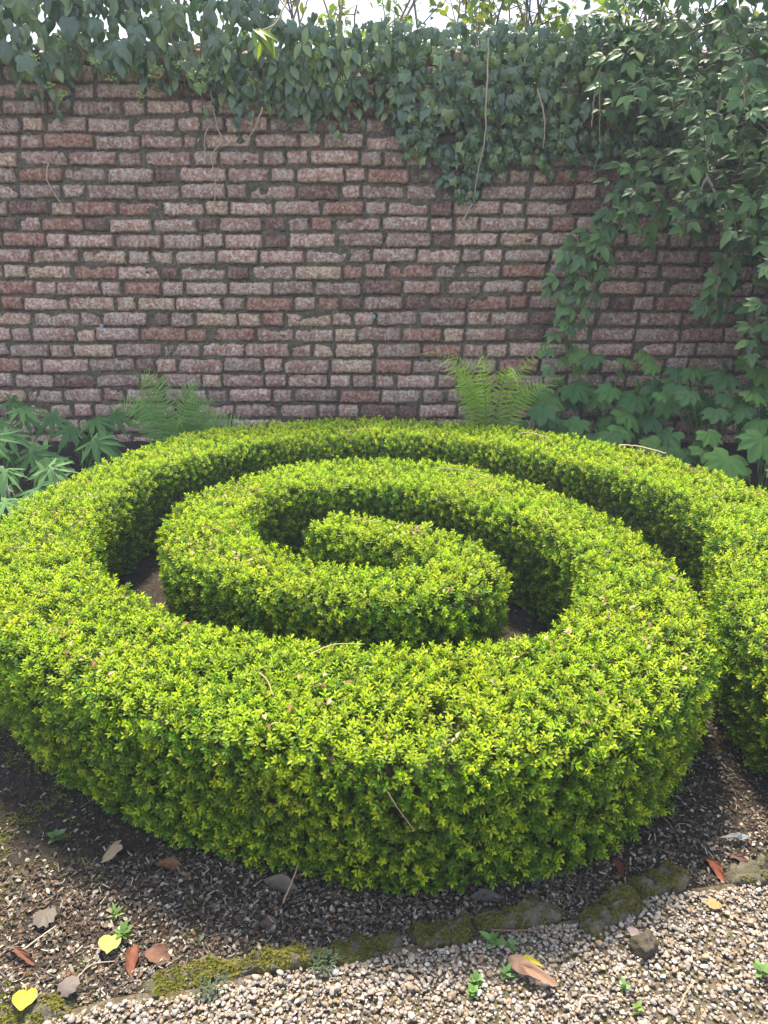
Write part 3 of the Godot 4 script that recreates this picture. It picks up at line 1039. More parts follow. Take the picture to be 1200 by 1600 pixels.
func build_hanging_sprig() -> void:
	var m := leaf_mat("willowy_leaf", 0.5, Color(0.85, 0.9, 0.45), 0.4)
	var wood := plain("sprig_wood", lin(0.30, 0.24, 0.16), 0.85)
	var at := Vector3(-0.38, 1.98, WALL_Z + 0.10)
	var root := thing("hanging_branch", "drooping branch with long narrow yellow green leaves over the ivy", "branch", at)
	var pts := bend([Vector3.ZERO, Vector3(-0.01, -0.14, 0.17), Vector3(-0.05, -0.23, 0.24), Vector3(-0.12, -0.25, 0.28)], 12, 0.002)
	var s := Shape.new()
	add_tube(s, pts, 0.005, 0.0025, Color.WHITE, 5)
	part("twig", s.mesh(wood), root)
	for k in 13:
		var sh := Shape.new()
		var p: Vector3 = pts[rng.randi_range(7, 12)]
		var l := rr(0.07, 0.12)
		add_leaf(sh, Transform3D.IDENTITY, l, l * 0.22, 0.25, rr(0.15, 0.4), [Color(0.22, 0.30, 0.05), Color(0.30, 0.36, 0.05), Color(0.14, 0.23, 0.06)][k % 3], OVAL_LEAF)
		part("leaf", sh.mesh(m), root, Transform3D(facing(Vector3(rr(-1, 1), rr(-1.1, -0.1), rr(-0.1, 0.6)), Vector3(rr(-0.4, 0.4), 0.7, 0.8)), p))

# ------------------------------------------------------------------ plants in the bed
const PALM_LEAF := [[0, 1.0], [5, 0.90], [9, 0.91], [14, 0.78], [18, 0.80], [23, 0.66], [28, 0.78], [32, 0.77], [38, 0.95], [43, 0.82], [47, 0.83], [53, 0.72], [61, 0.60], [68, 0.72], [72, 0.71], [79, 0.86], [86, 0.72], [91, 0.72], [100, 0.58], [110, 0.68], [121, 0.70], [137, 0.58], [158, 0.44], [174, 0.16]]
const CUT_LEAF := [[0, 1.05], [4, 0.80], [7, 0.83], [11, 0.55], [15, 0.57], [20, 0.27], [29, 0.52], [32, 0.62], [35, 0.64], [39, 0.98], [43, 0.66], [47, 0.66], [51, 0.46], [60, 0.25], [68, 0.50], [73, 0.56], [79, 0.84], [84, 0.56], [90, 0.50], [101, 0.22], [112, 0.46], [121, 0.62], [128, 0.40], [150, 0.16], [174, 0.07]]

func leafy_plant(called: String, label: String, category: String, group: String, at: Vector3, leaves: Array, meshes: Array, wood: Material) -> void:
	# leaves: [offset of the leaf from the plant's foot, size, direction of the tip]
	var root := thing(called, label, category, at, group)
	for k in leaves.size():
		var p: Vector3 = leaves[k][0]
		var s := Shape.new()
		var start := Vector3(rr(-0.03, 0.03), -0.01, rr(-0.03, 0.03))
		add_tube(s, bend([start, Vector3(p.x * 0.35, p.y * 0.6, p.z * 0.35), p], 7, 0.002), 0.0034, 0.0022, Color(0.12, 0.15, 0.06), 5)
		part("stalk", s.mesh(wood), root)
		var tip: Vector3 = leaves[k][2]
		var up := Vector3(rr(-0.25, 0.25), 1.0, rr(0.15, 0.65))
		part("leaf", meshes[rng.randi() % meshes.size()], root, Transform3D(facing(tip, up).scaled_local(Vector3.ONE * leaves[k][1]), p))

func build_bed_plants() -> void:
	var stalk := plain("plant_stalk", Color.WHITE, 0.6, true)
	var m := leaf_mat("broad_leaf", 0.68, Color(0.45, 0.52, 0.28), 0.3)
	var broad := []
	for k in 6:
		broad.append(lobed(PALM_LEAF, 1.0, 0.12, 0.30, [Color(0.085, 0.175, 0.048), Color(0.060, 0.130, 0.042), Color(0.120, 0.225, 0.055), Color(0.075, 0.150, 0.055), Color(0.100, 0.190, 0.048), Color(0.140, 0.230, 0.060)][k], rng, true).mesh(m))
	var spots := [
		[0.66, -3.30, 8, 0.36, "broad-leaved plant tucked close beside the feathery light green fern"],
		[0.80, -3.52, 9, 0.46, "broad-leaved plant against the bricks where the trailing climber shoot ends"],
		[0.92, -3.22, 9, 0.36, "broad-leaved plant between the feathery fern's side and the hedge's back curve"],
		[1.05, -3.58, 9, 0.55, "broad-leaved plant reaching highest up the bricks past the trailing climber shoot"],
		[1.12, -3.34, 9, 0.44, "broad-leaved plant in the middle of the shaded bed, ringed by others"],
		[1.30, -3.55, 9, 0.50, "broad-leaved plant against the wall below the climbing shrub's lowest shoots"],
		[1.36, -3.20, 10, 0.44, ""],
		[1.52, -3.42, 10, 0.52, ""],
		[1.58, -3.02, 9, 0.42, ""],
		[1.75, -3.25, 9, 0.50, ""],
		[1.80, -3.58, 8, 0.55, ""],
		[1.22, -2.98, 8, 0.33, "broad-leaved plant touching the hedge's outer back curve before the straw"],
		[1.42, -2.76, 8, 0.33, "broad-leaved plant pressed against the hedge's outer side curve"],
		[1.68, -2.74, 8, 0.40, ""],
		[2.0, -3.0, 8, 0.47, ""]]
	for k in spots.size():
		var d: Array = spots[k]
		var leaves := []
		for j in d[2]:
			var a: float = TAU * (j + rr(-0.3, 0.3)) / d[2]
			var q := rr(0.05, 0.17)
			var p := Vector3(cos(a) * q, d[3] * 0.88 * rr(0.45, 1.0), sin(a) * q)
			var tip := Vector3(cos(a) * 0.7 + rr(-0.3, 0.3), -0.32 - rr(0, 0.25), sin(a) * 0.5 + 0.45)
			leaves.append([p, rr(0.045, 0.105), tip])
		leafy_plant("broadleaf_plant", d[4] if d[4] else "broad-leaved green plant in the shaded bed under the climbing shrub", "plant", "broad-leaved plants in the shaded bed", Vector3(d[0], 0, d[1]), leaves, broad, stalk)
	var cut := []
	for k in 6:
		cut.append(lobed(CUT_LEAF, 1.0, 0.09, 0.34, [Color(0.085, 0.175, 0.055), Color(0.070, 0.150, 0.050), Color(0.10, 0.195, 0.06)][k % 3], rng, true).mesh(m))
	for d in [[-1.28, -2.55, 8, 0.25, "cut-leaved plant leaning on the hedge's outer curve between the white plant labels"],
			[-1.52, -2.85, 9, 0.32, ""],
			[-1.22, -2.98, 7, 0.26, "cut-leaved plant closest to the upright fern, beside the hedge's outer curve"],
			[-1.68, -3.22, 8, 0.36, "cut-leaved plant with its top leaves against the bricks"],
			[-1.55, -2.45, 8, 0.24, ""],
			[-1.33, -3.35, 7, 0.24, "low cut-leaved plant at the wall's foot beside the upright fern"],
			[-1.35, -2.25, 6, 0.18, "lowest cut-leaved plant, half hidden by the hedge's outermost bulge"],
			[-1.95, -2.8, 8, 0.33, ""]]:
		var leaves := []
		for j in d[2]:
			var a: float = TAU * (j + rr(-0.3, 0.3)) / d[2]
			var q := rr(0.04, 0.16)
			leaves.append([Vector3(cos(a) * q, d[3] * rr(0.5, 1.0), sin(a) * q), rr(0.095, 0.14), Vector3(cos(a) * 0.8 + 0.15, -0.15 - rr(0, 0.3), sin(a) * 0.5 + 0.35)])
		leafy_plant("cut_leaf_plant", d[4] if d[4] else "green plant with deeply cut pointed leaves deep in the bed beside the hedge", "plant", "cut-leaved plants beside the hedge", Vector3(d[0], 0, d[1]), leaves, cut, stalk)
	# plant labels
	var white := plain("label_plastic", lin(0.78, 0.78, 0.76), 0.4)
	for d in [[-1.13, -2.56, "white plastic plant label beside the cut-leaved plants, nearer the fern"], [-1.33, -2.58, "white plastic plant label deep among the cut-leaved plants"]]:
		var s := Shape.new()
		var a := [Vector3(-0.008, 0.0, 0), Vector3(0.008, 0.0, 0), Vector3(0.009, 0.12, 0.012), Vector3(0.009, 0.235, 0.03), Vector3(-0.009, 0.235, 0.03), Vector3(-0.009, 0.12, 0.012), Vector3(0, -0.03, -0.002)]
		for side in [0.0, -0.0016]:
			for p in a:
				s.add(p + Vector3(0, 0, side))
		for o in [0, 7]:
			s.tri(o + 6, o + 0, o + 1)
			s.quad(o + 0, o + 5, o + 2, o + 1)
			s.quad(o + 5, o + 4, o + 3, o + 2)
		for e in [[6, 0], [0, 5], [5, 4], [4, 3], [3, 2], [2, 1], [1, 6]]:
			s.quad(e[0], e[1], e[1] + 7, e[0] + 7)
		solo("plant_label", s.mesh(white), d[2], "plant label", Transform3D(Basis(UP, rr(-0.3, 0.3)), Vector3(d[0], 0.005, d[1])), "plant labels")

func frond(s: Shape, base: Vector3, dir: Vector3, length: float, lift: float, count: int, span: float, col: Color, curl: float) -> void:
	var flat := Vector3(dir.x, 0, dir.z).normalized()
	var pts := []
	for k in 13:
		var t := k / 12.0
		pts.append(base + UP * length * lift * sin(t * PI * 0.5 * (1.0 + curl * t)) + flat * length * (1.0 - lift * 0.5) * t * t * 0.9 + dir * length * 0.12 * t)
	add_tube(s, pts, 0.0024, 0.0008, col * 0.8, 4)
	for k in count:
		var t := lerpf(0.2, 0.985, float(k) / count)
		var u := t * 12.0
		var i := mini(int(u), 11)
		var p: Vector3 = pts[i].lerp(pts[i + 1], u - i)
		var d: Vector3 = (pts[i + 1] - pts[i]).normalized()
		var hint := Vector3(flat.x * -0.3, 0.45, 1.0)
		var nrm := (hint - d * hint.dot(d)).normalized()
		var w := d.cross(nrm).normalized()
		var l := span * sin(PI * pow(lerpf(0.16, 1.0, 1.0 - (t - 0.2) / 0.8), 0.75) * 0.62 + 0.0) * clampf((1.03 - t) * 2.6, 0.0, 1.0)
		for side in [-1.0, 1.0]:
			var axis: Vector3 = (w * side + d * 0.25 + nrm * -0.12 + jit(0.07)).normalized()
			var bs := facing(axis, nrm + jit(0.15))
			var st := []
			var teeth := 11
			for q in teeth:
				var tt := (q + 0.5) / teeth
				st.append([tt, (1.0 - tt * 0.75) * (1.0 if q % 2 == 0 else 0.5)])
			add_leaf(s, Transform3D(bs, p), l, l * 0.23, -0.2, 0.15, col * rr(0.9, 1.1), st)

func build_ferns() -> void:
	var m := leaf_mat("fern_frond", 0.55, Color(0.62, 0.7, 0.35), 0.35)
	var a := thing("fern", "upright mid green fern against the foot of the brick wall", "fern", Vector3(-0.92, 0, -3.32), "ferns in the bed")
	for d in [[-0.15, 0.3, 0.45, 1.0, 0.0], [0.25, 0.2, 0.41, 0.95, 0.1], [-0.6, 0.25, 0.36, 0.9, 0.1], [0.65, 0.35, 0.37, 0.85, 0.15], [-0.95, 0.3, 0.36, 0.8, 0.2], [0.3, 0.9, 0.34, 0.75, 0.25], [1.1, 0.5, 0.36, 0.7, 0.25], [1.5, 0.3, 0.42, 0.5, 0.3]]:
		var s := Shape.new()
		frond(s, Vector3(d[0] * 0.04, 0, 0), Vector3(d[0], 0.2, d[1]), d[2], d[3], 24, 0.072, Color(0.20, 0.36, 0.09), d[4])
		part("frond", s.mesh(m), a)
	var b := thing("fern", "feathery yellow green fern leaning over the back of the hedge", "fern", Vector3(0.44, 0, -3.12), "ferns in the bed")
	for k in 18:
		var s := Shape.new()
		var lean := rr(-0.8, 0.7)
		frond(s, Vector3(lean * 0.05, 0, 0.02), Vector3(lean, 0.25, rr(0.2, 1.0)) * 0.6, rr(0.44, 0.64), rr(0.85, 1.0), 22, rr(0.036, 0.056), Color(0.27, 0.40, 0.08) * rr(0.85, 1.1), rr(0.0, 0.3))
		part("frond", s.mesh(m), b)

# ------------------------------------------------------------------ beyond the wall
func build_beyond() -> void:
	var m := leaf_mat("thicket_leaf", 0.5, Color(0.9, 0.92, 0.5), 0.4)
	var wood := plain("thicket_wood", Color.WHITE, 0.85, true)
	var meshes := []
	for k in 3:
		var sh := Shape.new()
		add_leaf(sh, Transform3D.IDENTITY, 1.0, 0.55, 0.25, 0.2, [Color(0.17, 0.24, 0.045), Color(0.22, 0.26, 0.04), Color(0.12, 0.19, 0.045)][k], OVAL_LEAF)
		meshes.append(sh.mesh(m))
	var says := ["bare-stemmed thicket shrub showing over the ivy at the pale end of the wall", "yellowish leafed shrub with many thin stems beyond the wall's middle", "thin upright shrub with crossing brown stems beyond the wall", "leafy shrub beyond the wall behind the climbing shrub", "tall shrub with dark slanting stems behind the climbing shrub's edge"]
	var k := 0
	for d in [[-0.35, -4.9, 9, 2.5], [0.35, -5.0, 12, 2.6], [0.85, -5.3, 12, 2.7], [1.75, -4.8, 12, 2.7], [1.25, -5.2, 12, 2.8]]:
		var root := thing("thicket_shrub", says[k], "shrub", Vector3(d[0], 0, d[1]), "shrubs beyond the wall")
		var spots := []
		for j in d[2]:
			var s := Shape.new()
			var lean := Vector3(rr(-0.55, 0.55), 0, rr(-0.3, 0.3))
			var h: float = d[3] * rr(0.75, 1.05)
			var ctrl := [Vector3(rr(-0.12, 0.12), -0.02, rr(-0.12, 0.12)), lean * 0.35 + UP * h * 0.45, lean * 0.8 + UP * h * 0.8, lean * 1.25 + UP * h]
			var pts := bend(ctrl, 16, 0.008)
			var c: Color = [Color(0.13, 0.10, 0.09), Color(0.22, 0.18, 0.13), Color(0.09, 0.07, 0.07)][j % 3]
			add_tube(s, pts, rr(0.008, 0.017), 0.004, c, 6)
			for q in 7:
				var p: Vector3 = pts[rng.randi_range(8, 15)]
				var e := p + Vector3(rr(-0.35, 0.35), rr(0.0, 0.3), rr(-0.25, 0.25))
				add_tube(s, bend([p, p.lerp(e, 0.5) + jit(0.03), e], 5, 0.004), 0.004, 0.0015, c, 4)
				for w in 9:
					var at := p.lerp(e, rr(0.25, 1.0)) + jit(0.03)
					spots.append([Transform3D(facing(Vector3(rr(-1, 1), rr(-0.9, 0.3), rr(-1, 1)), UP + jit(0.8)).scaled_local(Vector3.ONE * rr(0.035, 0.07)), at + root.position), rng.randi() % 3, rng.randf()])
			part("stem", s.mesh(wood), root)
		leaf_cloud(root, spots, meshes, "crown", 0)
		k += 1

# ------------------------------------------------------------------ edging and small things
func rock(seed_: int, size: Vector3) -> Shape:
	var sp := SphereMesh.new()
	sp.radial_segments = 36
	sp.rings = 18
	sp.radius = 0.5
	sp.height = 1.0
	var arr := sp.get_mesh_arrays()
	var f := FastNoiseLite.new()
	f.seed = seed_
	f.frequency = 1.0
	f.fractal_octaves = 4
	var keep := {}
	var map := []
	var s := Shape.new()
	for p: Vector3 in arr[Mesh.ARRAY_VERTEX]:
		var key := Vector3i((p * 2000.0).round())
		if not keep.has(key):
			var q := p.normalized()
			var box := q / pow(pow(absf(q.x), 5.0) + pow(absf(q.y), 5.0) + pow(absf(q.z), 5.0), 0.2) * 0.5
			var w := box * size
			w += q * clampf(minf(size.y, size.z) / 0.045, 0.1, 1.2) * (f.get_noise_3dv(w * 16.0) * 0.022 + f.get_noise_3dv(w * 60.0) * 0.012)
			keep[key] = s.add(w)
		map.append(keep[key])
	var si: PackedInt32Array = arr[Mesh.ARRAY_INDEX]
	for i in range(0, si.size(), 3):
		if map[si[i]] != map[si[i + 1]] and map[si[i + 1]] != map[si[i + 2]] and map[si[i]] != map[si[i + 2]]:
			s.tri(map[si[i]], map[si[i + 1]], map[si[i + 2]])
	return s

func tuft() -> Shape:
	var s := Shape.new()
	for k in 7:
		var a := TAU * k / 7.0 + rr(-0.3, 0.3)
		var d := Vector3(cos(a) * 0.55, 1.0, sin(a) * 0.55).normalized()
		add_leaf(s, Transform3D(facing(d, Vector3(cos(a), -0.2, sin(a)) * -1.0), Vector3.ZERO), rr(0.7, 1.0), 0.28, 0.3, 0.3, Color.WHITE, [[0.4, 1.0]])
	return s

func moss_on(root: Node3D, spots: Array, tone: Color, mesh: Mesh) -> void:
	var where := []
	var tints := PackedColorArray()
	for p in spots:
		var n: Vector3 = p[1]
		where.append(Transform3D(facing(n + jit(0.35), jit(1.0)).scaled_local(Vector3.ONE * rr(0.0024, 0.0052)), p[0]))
		var b := rr(0.6, 1.25)
		tints.append(Color(tone.r * b * rr(0.85, 1.2), tone.g * b, tone.b * b * rr(0.7, 1.3)))
	if where.size():
		copies("moss", mesh, root, where, tints)

func build_edging() -> void:
	var stone := surface("edging_stone", tex.stone, tex.rough_h, 0.5, 6.0, lin(0.36, 0.34, 0.31), 0.9)
	var mm := leaf_mat("moss", 0.8, Color(0.3, 0.3, 0.1), 0.2)
	var t := tuft().mesh(mm)
	var yellow := Color(0.17, 0.165, 0.03)
	var olive := Color(0.12, 0.115, 0.026)
	var list := [
		[-0.50, -0.738, 0.17, 0.040, 0.014, 0.26, yellow, 0.70, "low edging stone almost buried under bright yellow moss, by the yellow leaf"],
		[-0.285, -0.790, 0.10, 0.045, 0.018, 0.45, yellow, 0.70, "short edging stone under yellow moss beside the grey green clump"],
		[-0.165, -0.822, 0.15, 0.040, 0.026, 0.22, yellow, 0.58, "long grey edging stone with a crest of bright yellow green moss"],
		[-0.03, -0.843, 0.10, 0.042, 0.018, 0.12, olive, 0.70, "flat edging stone coated in brown green moss next to the grey green cushion"],
		[0.085, -0.868, 0.085, 0.045, 0.028, 0.2, olive, 0.80, "rounded edging stone hidden by a thick olive moss cushion"],
		[0.205, -0.898, 0.135, 0.035, 0.030, 0.24, olive, 0.55, "edging stone with moss patches beside the seedling pair"],
		[0.345, -0.905, 0.105, 0.048, 0.030, 0.55, olive, 0.60, "tilted grey edging stone with a mossy back, standing clear of its neighbours"],
		[0.440, -0.958, 0.095, 0.052, 0.026, 0.5, olive, 0.40, "squat edging stone with green moss at its end, touching the tilted one"],
		[0.640, -0.985, 0.13, 0.050, 0.034, 0.12, olive, 0.12, "bare square-ended grey edging stone beside the curled red brown leaf"],
		[0.84, -1.0, 0.20, 0.055, 0.03, 0.14, olive, 0.3, "grey edging stone farthest along the row past the bare square one"],
		[-0.74, -0.68, 0.22, 0.05, 0.025, 0.22, yellow, 0.5, "mossy edging stone at the row's end past the buried one"]]
	var k := 0
	for d in list:
		var root := thing("edging_stone", d[8], "stone", Vector3(d[0], 0, d[1]), "edging stones along the path")
		var turn := Basis(UP, d[5])
		var sh := rock(900 + k, Vector3(d[2], 0.07, d[3]))
		var drop: float = d[4] - 0.041
		var mid := part("stone", sh.mesh(stone), root, Transform3D(turn, UP * drop))
		mid.name = "stone"
		var arr := sh.arrays()
		var spots := []
		var vs: PackedVector3Array = arr[Mesh.ARRAY_VERTEX]
		var ns: PackedVector3Array = arr[Mesh.ARRAY_NORMAL]
		for i in range(0, sh.ix.size(), 3):
			var a := sh.ix[i]
			var b := sh.ix[i + 1]
			var c := sh.ix[i + 2]
			var ctr := (vs[a] + vs[b] + vs[c]) / 3.0
			var n := (ns[a] + ns[b] + ns[c]).normalized()
			var area := (vs[b] - vs[a]).cross(vs[c] - vs[a]).length() * 0.5
			if n.y < -0.1 or noise.get_noise_3dv((ctr + root.position) * 380.0) * 1.4 + 0.45 * n.y + 0.15 < 1.05 - d[7] * 1.0:
				continue
			var count := area * 220000.0
			for q in int(count + rng.randf()):
				var u := rng.randf()
				var v := rng.randf() * (1.0 - u)
				var p := vs[a].lerp(vs[b], u) + (vs[c] - vs[a]) * v
				spots.append([turn * p + UP * drop, turn * n])
		moss_on(root, spots, d[6], t)
		k += 1
	# moss growing on the soil
	var ground_moss := Node3D.new()
	ground_moss.name = "moss"
	add_child(ground_moss)
	tag(ground_moss, "yellow green moss patches on the soil beside the hedge", "moss", "", "stuff")
	var spots := []
	for q in 90000:
		var x := rr(-1.3, 0.75)
		var z := rr(-1.6, -0.72)
		if z > curve_at(EDGE, x) + 0.01:
			continue
		var f := noise.get_noise_2d(x * 75.0 + 300.0, z * 75.0) + noise.get_noise_2d(x * 300.0, z * 300.0) * 0.5
		var limit := lerpf(0.02, 0.60, smoothstep(-0.75, -0.20, x))
		if z > -0.80:
			limit -= 0.08
		if f > limit:
			spots.append([Vector3(x, ground_y(x, z), z), UP])
	moss_on(ground_moss, spots, Color(0.15, 0.17, 0.025), t)
	print("ground moss ", spots.size())

func seedling(called: String, label: String, category: String, at: Vector3, count: int, size: float, col: Color, spread: float) -> void:
	var m := leaf_mat("seedling_leaf", 0.5, Color(0.6, 0.7, 0.35), 0.4)
	var root := thing(called, label, category, at, "weeds in soil and gravel")
	var st := Shape.new()
	add_tube(st, [Vector3(0, -0.005, 0), Vector3(0.001, 0.006, 0), Vector3(0, 0.012, 0.001)], 0.0012, 0.001, col, 4)
	part("stem", st.mesh(m), root)
	for k in count:
		var a := TAU * k * 0.382 + rr(-0.3, 0.3)
		var t := float(k) / count
		var s := Shape.new()
		var l := size * rr(0.55, 0.95)
		var d := Vector3(cos(a), lerpf(0.35, 1.3, t), sin(a)).normalized()
		var foot := Vector3(rr(-0.018, 0.018), 0, rr(-0.014, 0.014)) if count > 40 else Vector3.ZERO
		add_leaf(s, Transform3D(facing(d, UP + jit(0.2)), foot + Vector3(0, lerpf(0.003, 0.012, t), 0)), l, l * spread, 0.2, 0.25, col * rr(0.6, 0.95), OVAL_LEAF)
		part("leaf", s.mesh(m), root)

func fallen(called: String, label: String, at: Vector3, yaw: float, tilt: Vector3, half: Array, size: float, crease: float, droop: float, col: Color, stalk: float) -> void:
	var m := leaf_mat("fallen_leaf", 0.6, Color(0.45, 0.45, 0.3), 0.35)
	var s := lobed(half, size, crease, droop, col, rng, true)
	if stalk > 0.0:
		add_tube(s, bend([Vector3(0, 0, 0), Vector3(0.001, -stalk * 0.5, 0.001), Vector3(0.003, -stalk, 0.003)], 4), 0.0011, 0.0009, col * 0.9, 4)
	var bs := Basis(UP, yaw) * Basis(Vector3.RIGHT, -PI * 0.5) * Basis.from_euler(tilt)
	solo(called, s.mesh(m), label, "leaf", Transform3D(bs, at), "fallen leaves")

func curled(label: String, at: Vector3, yaw: float, l: float, w: float, roll: float, col: Color) -> void:
	# a dry leaf rolled up along its length
	var m := leaf_mat("dry_leaf", 0.75, Color(0.2, 0.15, 0.1), 0.3)
	var s := Shape.new()
	var nu := 9
	var nv := 8
	for i in nu + 1:
		var t := float(i) / nu
		var hw := w * sin(PI * lerpf(0.08, 0.96, t)) * 0.5
		for j in nv + 1:
			var a := (float(j) / nv - 0.5) * 2.0
			var ang := a * roll * (0.7 + 0.3 * t)
			var r := hw / maxf(roll, 0.2)
			s.add(Vector3(sin(ang) * r + noise.get_noise_2d(t * 200.0, a * 80.0) * 0.003, (1.0 - cos(ang)) * r + 0.004 * sin(t * 5.0) + noise.get_noise_2d(t * 150.0 + 9.0, a * 150.0) * 0.002, (t - 0.5) * l + 0.004 * a * a), col * rr(0.8, 1.15))
	for i in nu:
		for j in nv:
			var q := i * (nv + 1) + j
			s.quad(q, q + 1, q + nv + 2, q + nv + 1)
	solo("dry_leaf", s.mesh(m), label, "leaf", Transform3D(Basis(UP, yaw), at), "fallen leaves")

func twig(label: String, pts: Array, r: float, col: Color) -> void:
	var m := plain("dry_twig", Color.WHITE, 0.85, true)
	var s := Shape.new()
	var at: Vector3 = pts[0]
	var own := []
	for p in pts:
		own.append(p - at)
	add_tube(s, bend(own, 12, r * 0.4), r, r * 0.6, col, 5)
	solo("twig", s.mesh(m), label, "twig", Transform3D(Basis.IDENTITY, at), "twigs")

func build_small_things() -> void:
	var round_leaf := [[0, 1.0], [8, 0.90], [20, 0.80], [40, 0.72], [65, 0.66], [95, 0.62], [125, 0.55], [150, 0.42], [170, 0.2]]
	var torn_leaf := [[0, 0.9], [10, 0.78], [26, 0.84], [44, 0.62], [60, 0.70], [88, 0.52], [104, 0.60], [128, 0.46], [150, 0.50], [170, 0.3]]
	var long_leaf := [[0, 1.0], [4, 0.86], [8, 0.70], [14, 0.52], [24, 0.36], [40, 0.26], [70, 0.20], [110, 0.18], [150, 0.20], [172, 0.24]]
	fallen("fallen_leaf", "bright yellow heart-shaped fallen leaf beside the mossy stone", Vector3(-0.490, 0.022, -0.762), PI + 0.15, Vector3(0.12, 0.1, 0), round_leaf, 0.026, 0.05, 0.1, Color(0.317, 0.302, 0.022), 0.014)
	fallen("fallen_leaf", "pale yellow fallen leaf with brown blotches beside the soil weed", Vector3(-0.405, 0.016, -0.855), PI + 0.1, Vector3(0.15, -0.1, 0), round_leaf, 0.026, 0.06, 0.15, Color(0.259, 0.266, 0.065), 0.0)
	fallen("fallen_leaf", "large pinkish brown elongated dead leaf lying on the gravel", Vector3(0.190, 0.026, -0.806), PI + 0.95, Vector3(0.1, 0.25, 0), long_leaf, 0.062, 0.10, 0.06, Color(0.216, 0.122, 0.079), 0.0)
	fallen("fallen_leaf", "small bright yellow leaf on the gravel beside the brown dead leaf", Vector3(0.205, 0.022, -0.818), -2.3, Vector3(0.3, 0.2, 0), long_leaf, 0.026, 0.1, 0.1, Color(0.302, 0.266, 0.022), 0.0)
	fallen("fallen_leaf", "tan dead leaf tilted up under the front of the hedge", Vector3(-0.455, 0.020, -1.03), PI - 1.2, Vector3(-0.5, 0.3, 0), round_leaf, 0.034, 0.12, 0.15, Color(0.288, 0.209, 0.130), 0.0)
	fallen("fallen_leaf", "green pointed leaf lying flat on the dark soil", Vector3(0.548, 0.010, -1.205), PI + 0.9, Vector3(0.1, 0.1, 0), long_leaf, 0.034, 0.1, 0.05, Color(0.086, 0.144, 0.043), 0.0)
	fallen("fallen_leaf", "pale green leaf standing under the hedge's rim beside the path gap", Vector3(0.47, 0.02, -1.235), PI + 1.2, Vector3(-0.4, 0.2, 0), round_leaf, 0.024, 0.1, 0.1, Color(0.158, 0.194, 0.101), 0.0)
	fallen("fallen_leaf", "blue grey dead leaf on the soil beyond the bare edging stone", Vector3(0.625, 0.012, -1.062), PI * 0.5, Vector3(0.1, 0.2, 0), long_leaf, 0.042, 0.2, 0.1, Color(0.144, 0.151, 0.158), 0.0)
	fallen("fallen_leaf", "dark blue green ivy leaf fallen on the shaded soil", Vector3(0.248, 0.012, -0.985), PI, Vector3(-0.3, 0.1, 0), IVY_LEAF, 0.028, 0.1, 0.15, Color(0.050, 0.072, 0.061), 0.0)
	fallen("fallen_leaf", "torn grey brown leaf on the soil near the thin curved twig", Vector3(-0.525, 0.010, -0.905), PI + 0.5, Vector3(0.1, 0, 0), torn_leaf, 0.030, 0.12, 0.2, Color(0.105, 0.085, 0.070), 0.0)
	fallen("fallen_leaf", "mauve grey leaf lying against the mossy stone beside the bright yellow leaf", Vector3(-0.440, 0.020, -0.772), PI + 2.4, Vector3(0.3, 0.2, 0), torn_leaf, 0.023, 0.12, 0.25, Color(0.125, 0.095, 0.088), 0.0)
	fallen("fallen_leaf", "small orange brown leaf on the gravel near the bare edging stone", Vector3(0.515, 0.020, -0.915), 2.2, Vector3(0.2, 0.2, 0), torn_leaf, 0.018, 0.3, 0.2, Color(0.302, 0.180, 0.072), 0.0)
	fallen("fallen_leaf", "grey mauve leaf on the gravel beside the mossy pebble", Vector3(0.375, 0.022, -0.858), 1.2, Vector3(0.4, 0.2, 0), round_leaf, 0.016, 0.2, 0.2, Color(0.245, 0.194, 0.173), 0.0)
	curled("upright red brown curled leaf beside the pale yellow leaf", Vector3(-0.366, 0.006, -0.832), 0.15, 0.046, 0.03, 1.5, Color(0.158, 0.061, 0.036))
	curled("broad brown crumpled leaf near the curled red leaf on the soil", Vector3(-0.335, 0.005, -0.835), 1.3, 0.04, 0.04, 0.9, Color(0.144, 0.072, 0.050))
	curled("curled red brown leaf beside the bare square-ended edging stone", Vector3(0.548, 0.006, -0.998), 0.25, 0.05, 0.03, 1.6, Color(0.194, 0.065, 0.036))
	curled("forked brown leaf near the bare square-ended edging stone", Vector3(0.600, 0.005, -1.015), 1.0, 0.05, 0.02, 1.2, Color(0.122, 0.065, 0.050))
	curled("dark red curled leaf in the hedge's shade above the tilted stone", Vector3(0.39, 0.005, -1.005), 0.2, 0.045, 0.022, 1.6, Color(0.115, 0.043, 0.029))
	curled("brown hooked leaf at the hedge foot near the dark red one", Vector3(0.425, 0.005, -1.075), 0.8, 0.05, 0.025, 1.5, Color(0.094, 0.058, 0.043))
	curled("purple brown leaf lying open on the soil above the long mossy stone", Vector3(-0.175, 0.005, -0.893), 0.5, 0.032, 0.022, 0.8, Color(0.122, 0.072, 0.061))
	curled("orange brown dead leaf in the shade under the hedge's middle", Vector3(-0.36, 0.005, -1.005), 1.4, 0.05, 0.03, 0.9, Color(0.158, 0.072, 0.036))
	curled("crumpled grey brown leaf at the hedge foot by the leaning twig", Vector3(-0.17, 0.005, -0.965), 1.2, 0.06, 0.04, 0.9, Color(0.144, 0.119, 0.094))
	curled("dark purple leaf on the shaded soil by the fallen ivy leaf", Vector3(0.16, 0.005, -0.94), 1.6, 0.055, 0.03, 0.8, Color(0.101, 0.086, 0.086))
	curled("rust brown leaf at the hedge foot over the olive moss cushion", Vector3(0.02, 0.005, -0.965), 1.2, 0.05, 0.03, 1.0, Color(0.137, 0.054, 0.025))
	curled("thin brown leaf strip on the soil at the gravel's near corner", Vector3(-0.53, 0.006, -0.835), 1.1, 0.05, 0.016, 1.3, Color(0.130, 0.054, 0.032))
